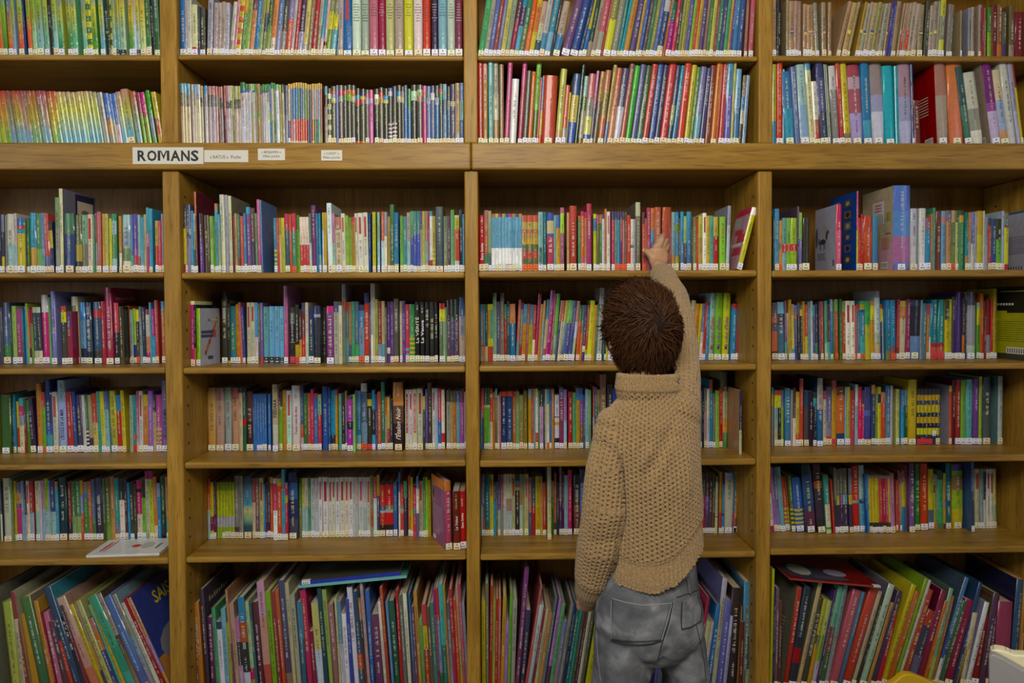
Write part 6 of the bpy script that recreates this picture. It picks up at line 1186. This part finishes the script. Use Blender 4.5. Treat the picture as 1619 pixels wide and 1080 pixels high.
# ---------------------------------------------------------------- two chairs whose backs rise into the frame, lower right
def slab_back(root, name, pts, depth, mat, rim, round_=0.018):
    """a shell backrest: outline pts (x,z) extruded in y with a rounded rim"""
    bm = bmesh.new(); vs = [bm.verts.new((x, 0, z)) for x, z in pts]; f = bm.faces.new(vs)
    r = bmesh.ops.extrude_face_region(bm, geom=[f]); bmesh.ops.translate(bm, verts=[v for v in r['geom'] if isinstance(v, bmesh.types.BMVert)], vec=(0, depth, 0))
    bmesh.ops.recalc_face_normals(bm, faces=list(bm.faces))
    bmesh.ops.bevel(bm, geom=[e for e in bm.edges if abs(e.calc_length()) > 0.0], offset=min(round_, depth*0.45), segments=4, affect='EDGES', profile=0.6)
    return bm_obj(name, bm, mat, root, True)
def outline(w, h, r, n=6):
    p = [(-w/2, 0), (w/2, 0)]
    for k in range(n+1):
        a = k/n*math.pi/2; p.append((w/2-r+r*math.cos(a), h-r+r*math.sin(a)))
    for k in range(n+1):
        a = math.pi/2+k/n*math.pi/2; p.append((-w/2+r+r*math.cos(a), h-r+r*math.sin(a)))
    return p
def leg_(root, x, y, h, mat):
    bm = bmesh.new(); ring_mesh(bm, [Vector((x, y, 0.012)), Vector((x*0.92, y*0.92, h))], [0.011, 0.011], 10); bm_obj('leg', bm, mat, root, True)
grey = flat('pale_grey_plastic', (0.24, 0.23, 0.225), 0.45); cream = flat('cream_vinyl', (0.62, 0.56, 0.36), 0.5); steel = flat('grey_steel_tube', (0.2, 0.2, 0.2), 0.35, Metallic=0.9)
yel = flat('yellow_plastic', (0.50, 0.30, 0.006), 0.4)
# grey-shelled chair turned towards the room, cream vinyl pad along its back; only a top corner is in the frame
PHI = math.radians(-34); P0 = px2w(1563, 1040, -0.95)
ch = empty('padded_chair', (P0.x, P0.y, 0.0), (0, 0, PHI)); tag(ch, 'pale grey chair with cream vinyl top edge at the lower right corner', 'chair')
MI = (Matrix.Translation((P0.x, P0.y, 0)) @ Matrix.Rotation(PHI, 4, 'Z')).inverted(); NR = Matrix.Rotation(PHI, 3, 'Z') @ Vector((0, -1, 0))
def C2(px, py):
    py += 5.0
    d = RC @ Vector(((px-W_/2+SHX)/F_, -(py-H_/2-SHY)/F_, -1.0)); t = (P0-CAM).dot(NR)/d.dot(NR); q = MI @ (CAM+d*t); return q.x, q.z
grey_px = [(1563, 1400), (2000, 1480), (2000, 1250), (1690, 1092), (1619, 1056), (1600, 1045), (1585, 1036.5), (1574, 1031), (1567, 1030), (1563.5, 1034)]
slab_back(ch, 'back_shell', [C2(*p) for p in grey_px], 0.016, grey, None, 0.003)
cream_px = [(1566, 1400), (2010, 1480), (2010, 1060), (1790, 1043), (1640, 1039), (1604, 1038), (1597, 1034.5), (1588, 1031), (1576, 1029), (1569, 1030.5), (1566.5, 1034)]
s2 = slab_back(ch, 'back_pad', [C2(*p) for p in cream_px], 0.022, cream, None, 0.004); s2.location = (0, 0.0165, 0)
bev_box('seat', 0.02, 0.40, 0.03, 0.34, 0.38, 0.45, cream, ch, 0.02, 4)
for x in (0.04, 0.38):
    for y in (0.045, 0.32):
        bm = bmesh.new(); ring_mesh(bm, [Vector((x, y, 0.012)), Vector((x, y, 0.40))], [0.011, 0.011], 10); bm_obj('leg', bm, steel, ch, True)
# small yellow nursery chair nearer the shelves, only its rounded top edge shows
Yc = -0.42
b_ = px2w(1441, 1066, Yc)
ch2 = empty('nursery_chair', (b_.x, Yc+0.14, 0.0)); tag(ch2, 'yellow nursery chair whose rounded top edge just shows at the bottom', 'chair')
pts = [(-0.095, 0.24), (0.125, 0.24), (0.125, b_.z-0.055), (0.085, b_.z-0.035), (0.022, b_.z-0.008), (0.004, b_.z-0.001), (-0.012, b_.z), (-0.024, b_.z-0.005), (-0.036, b_.z-0.016), (-0.095, b_.z-0.058)]
s_ = slab_back(ch2, 'backrest', pts, 0.018, yel, None, 0.004); s_.location = (0, -0.14, 0)
bev_box('seat', -0.11, 0.14, -0.12, 0.13, 0.25, 0.27, yel, ch2, 0.008, 3)
for x in (-0.09, 0.12):
    for y in (-0.10, 0.11):
        bm = bmesh.new(); ring_mesh(bm, [Vector((x, y, 0.010)), Vector((x*0.94, y*0.94, 0.255))], [0.009, 0.009], 10); bm_obj('leg', bm, steel, ch2, True)
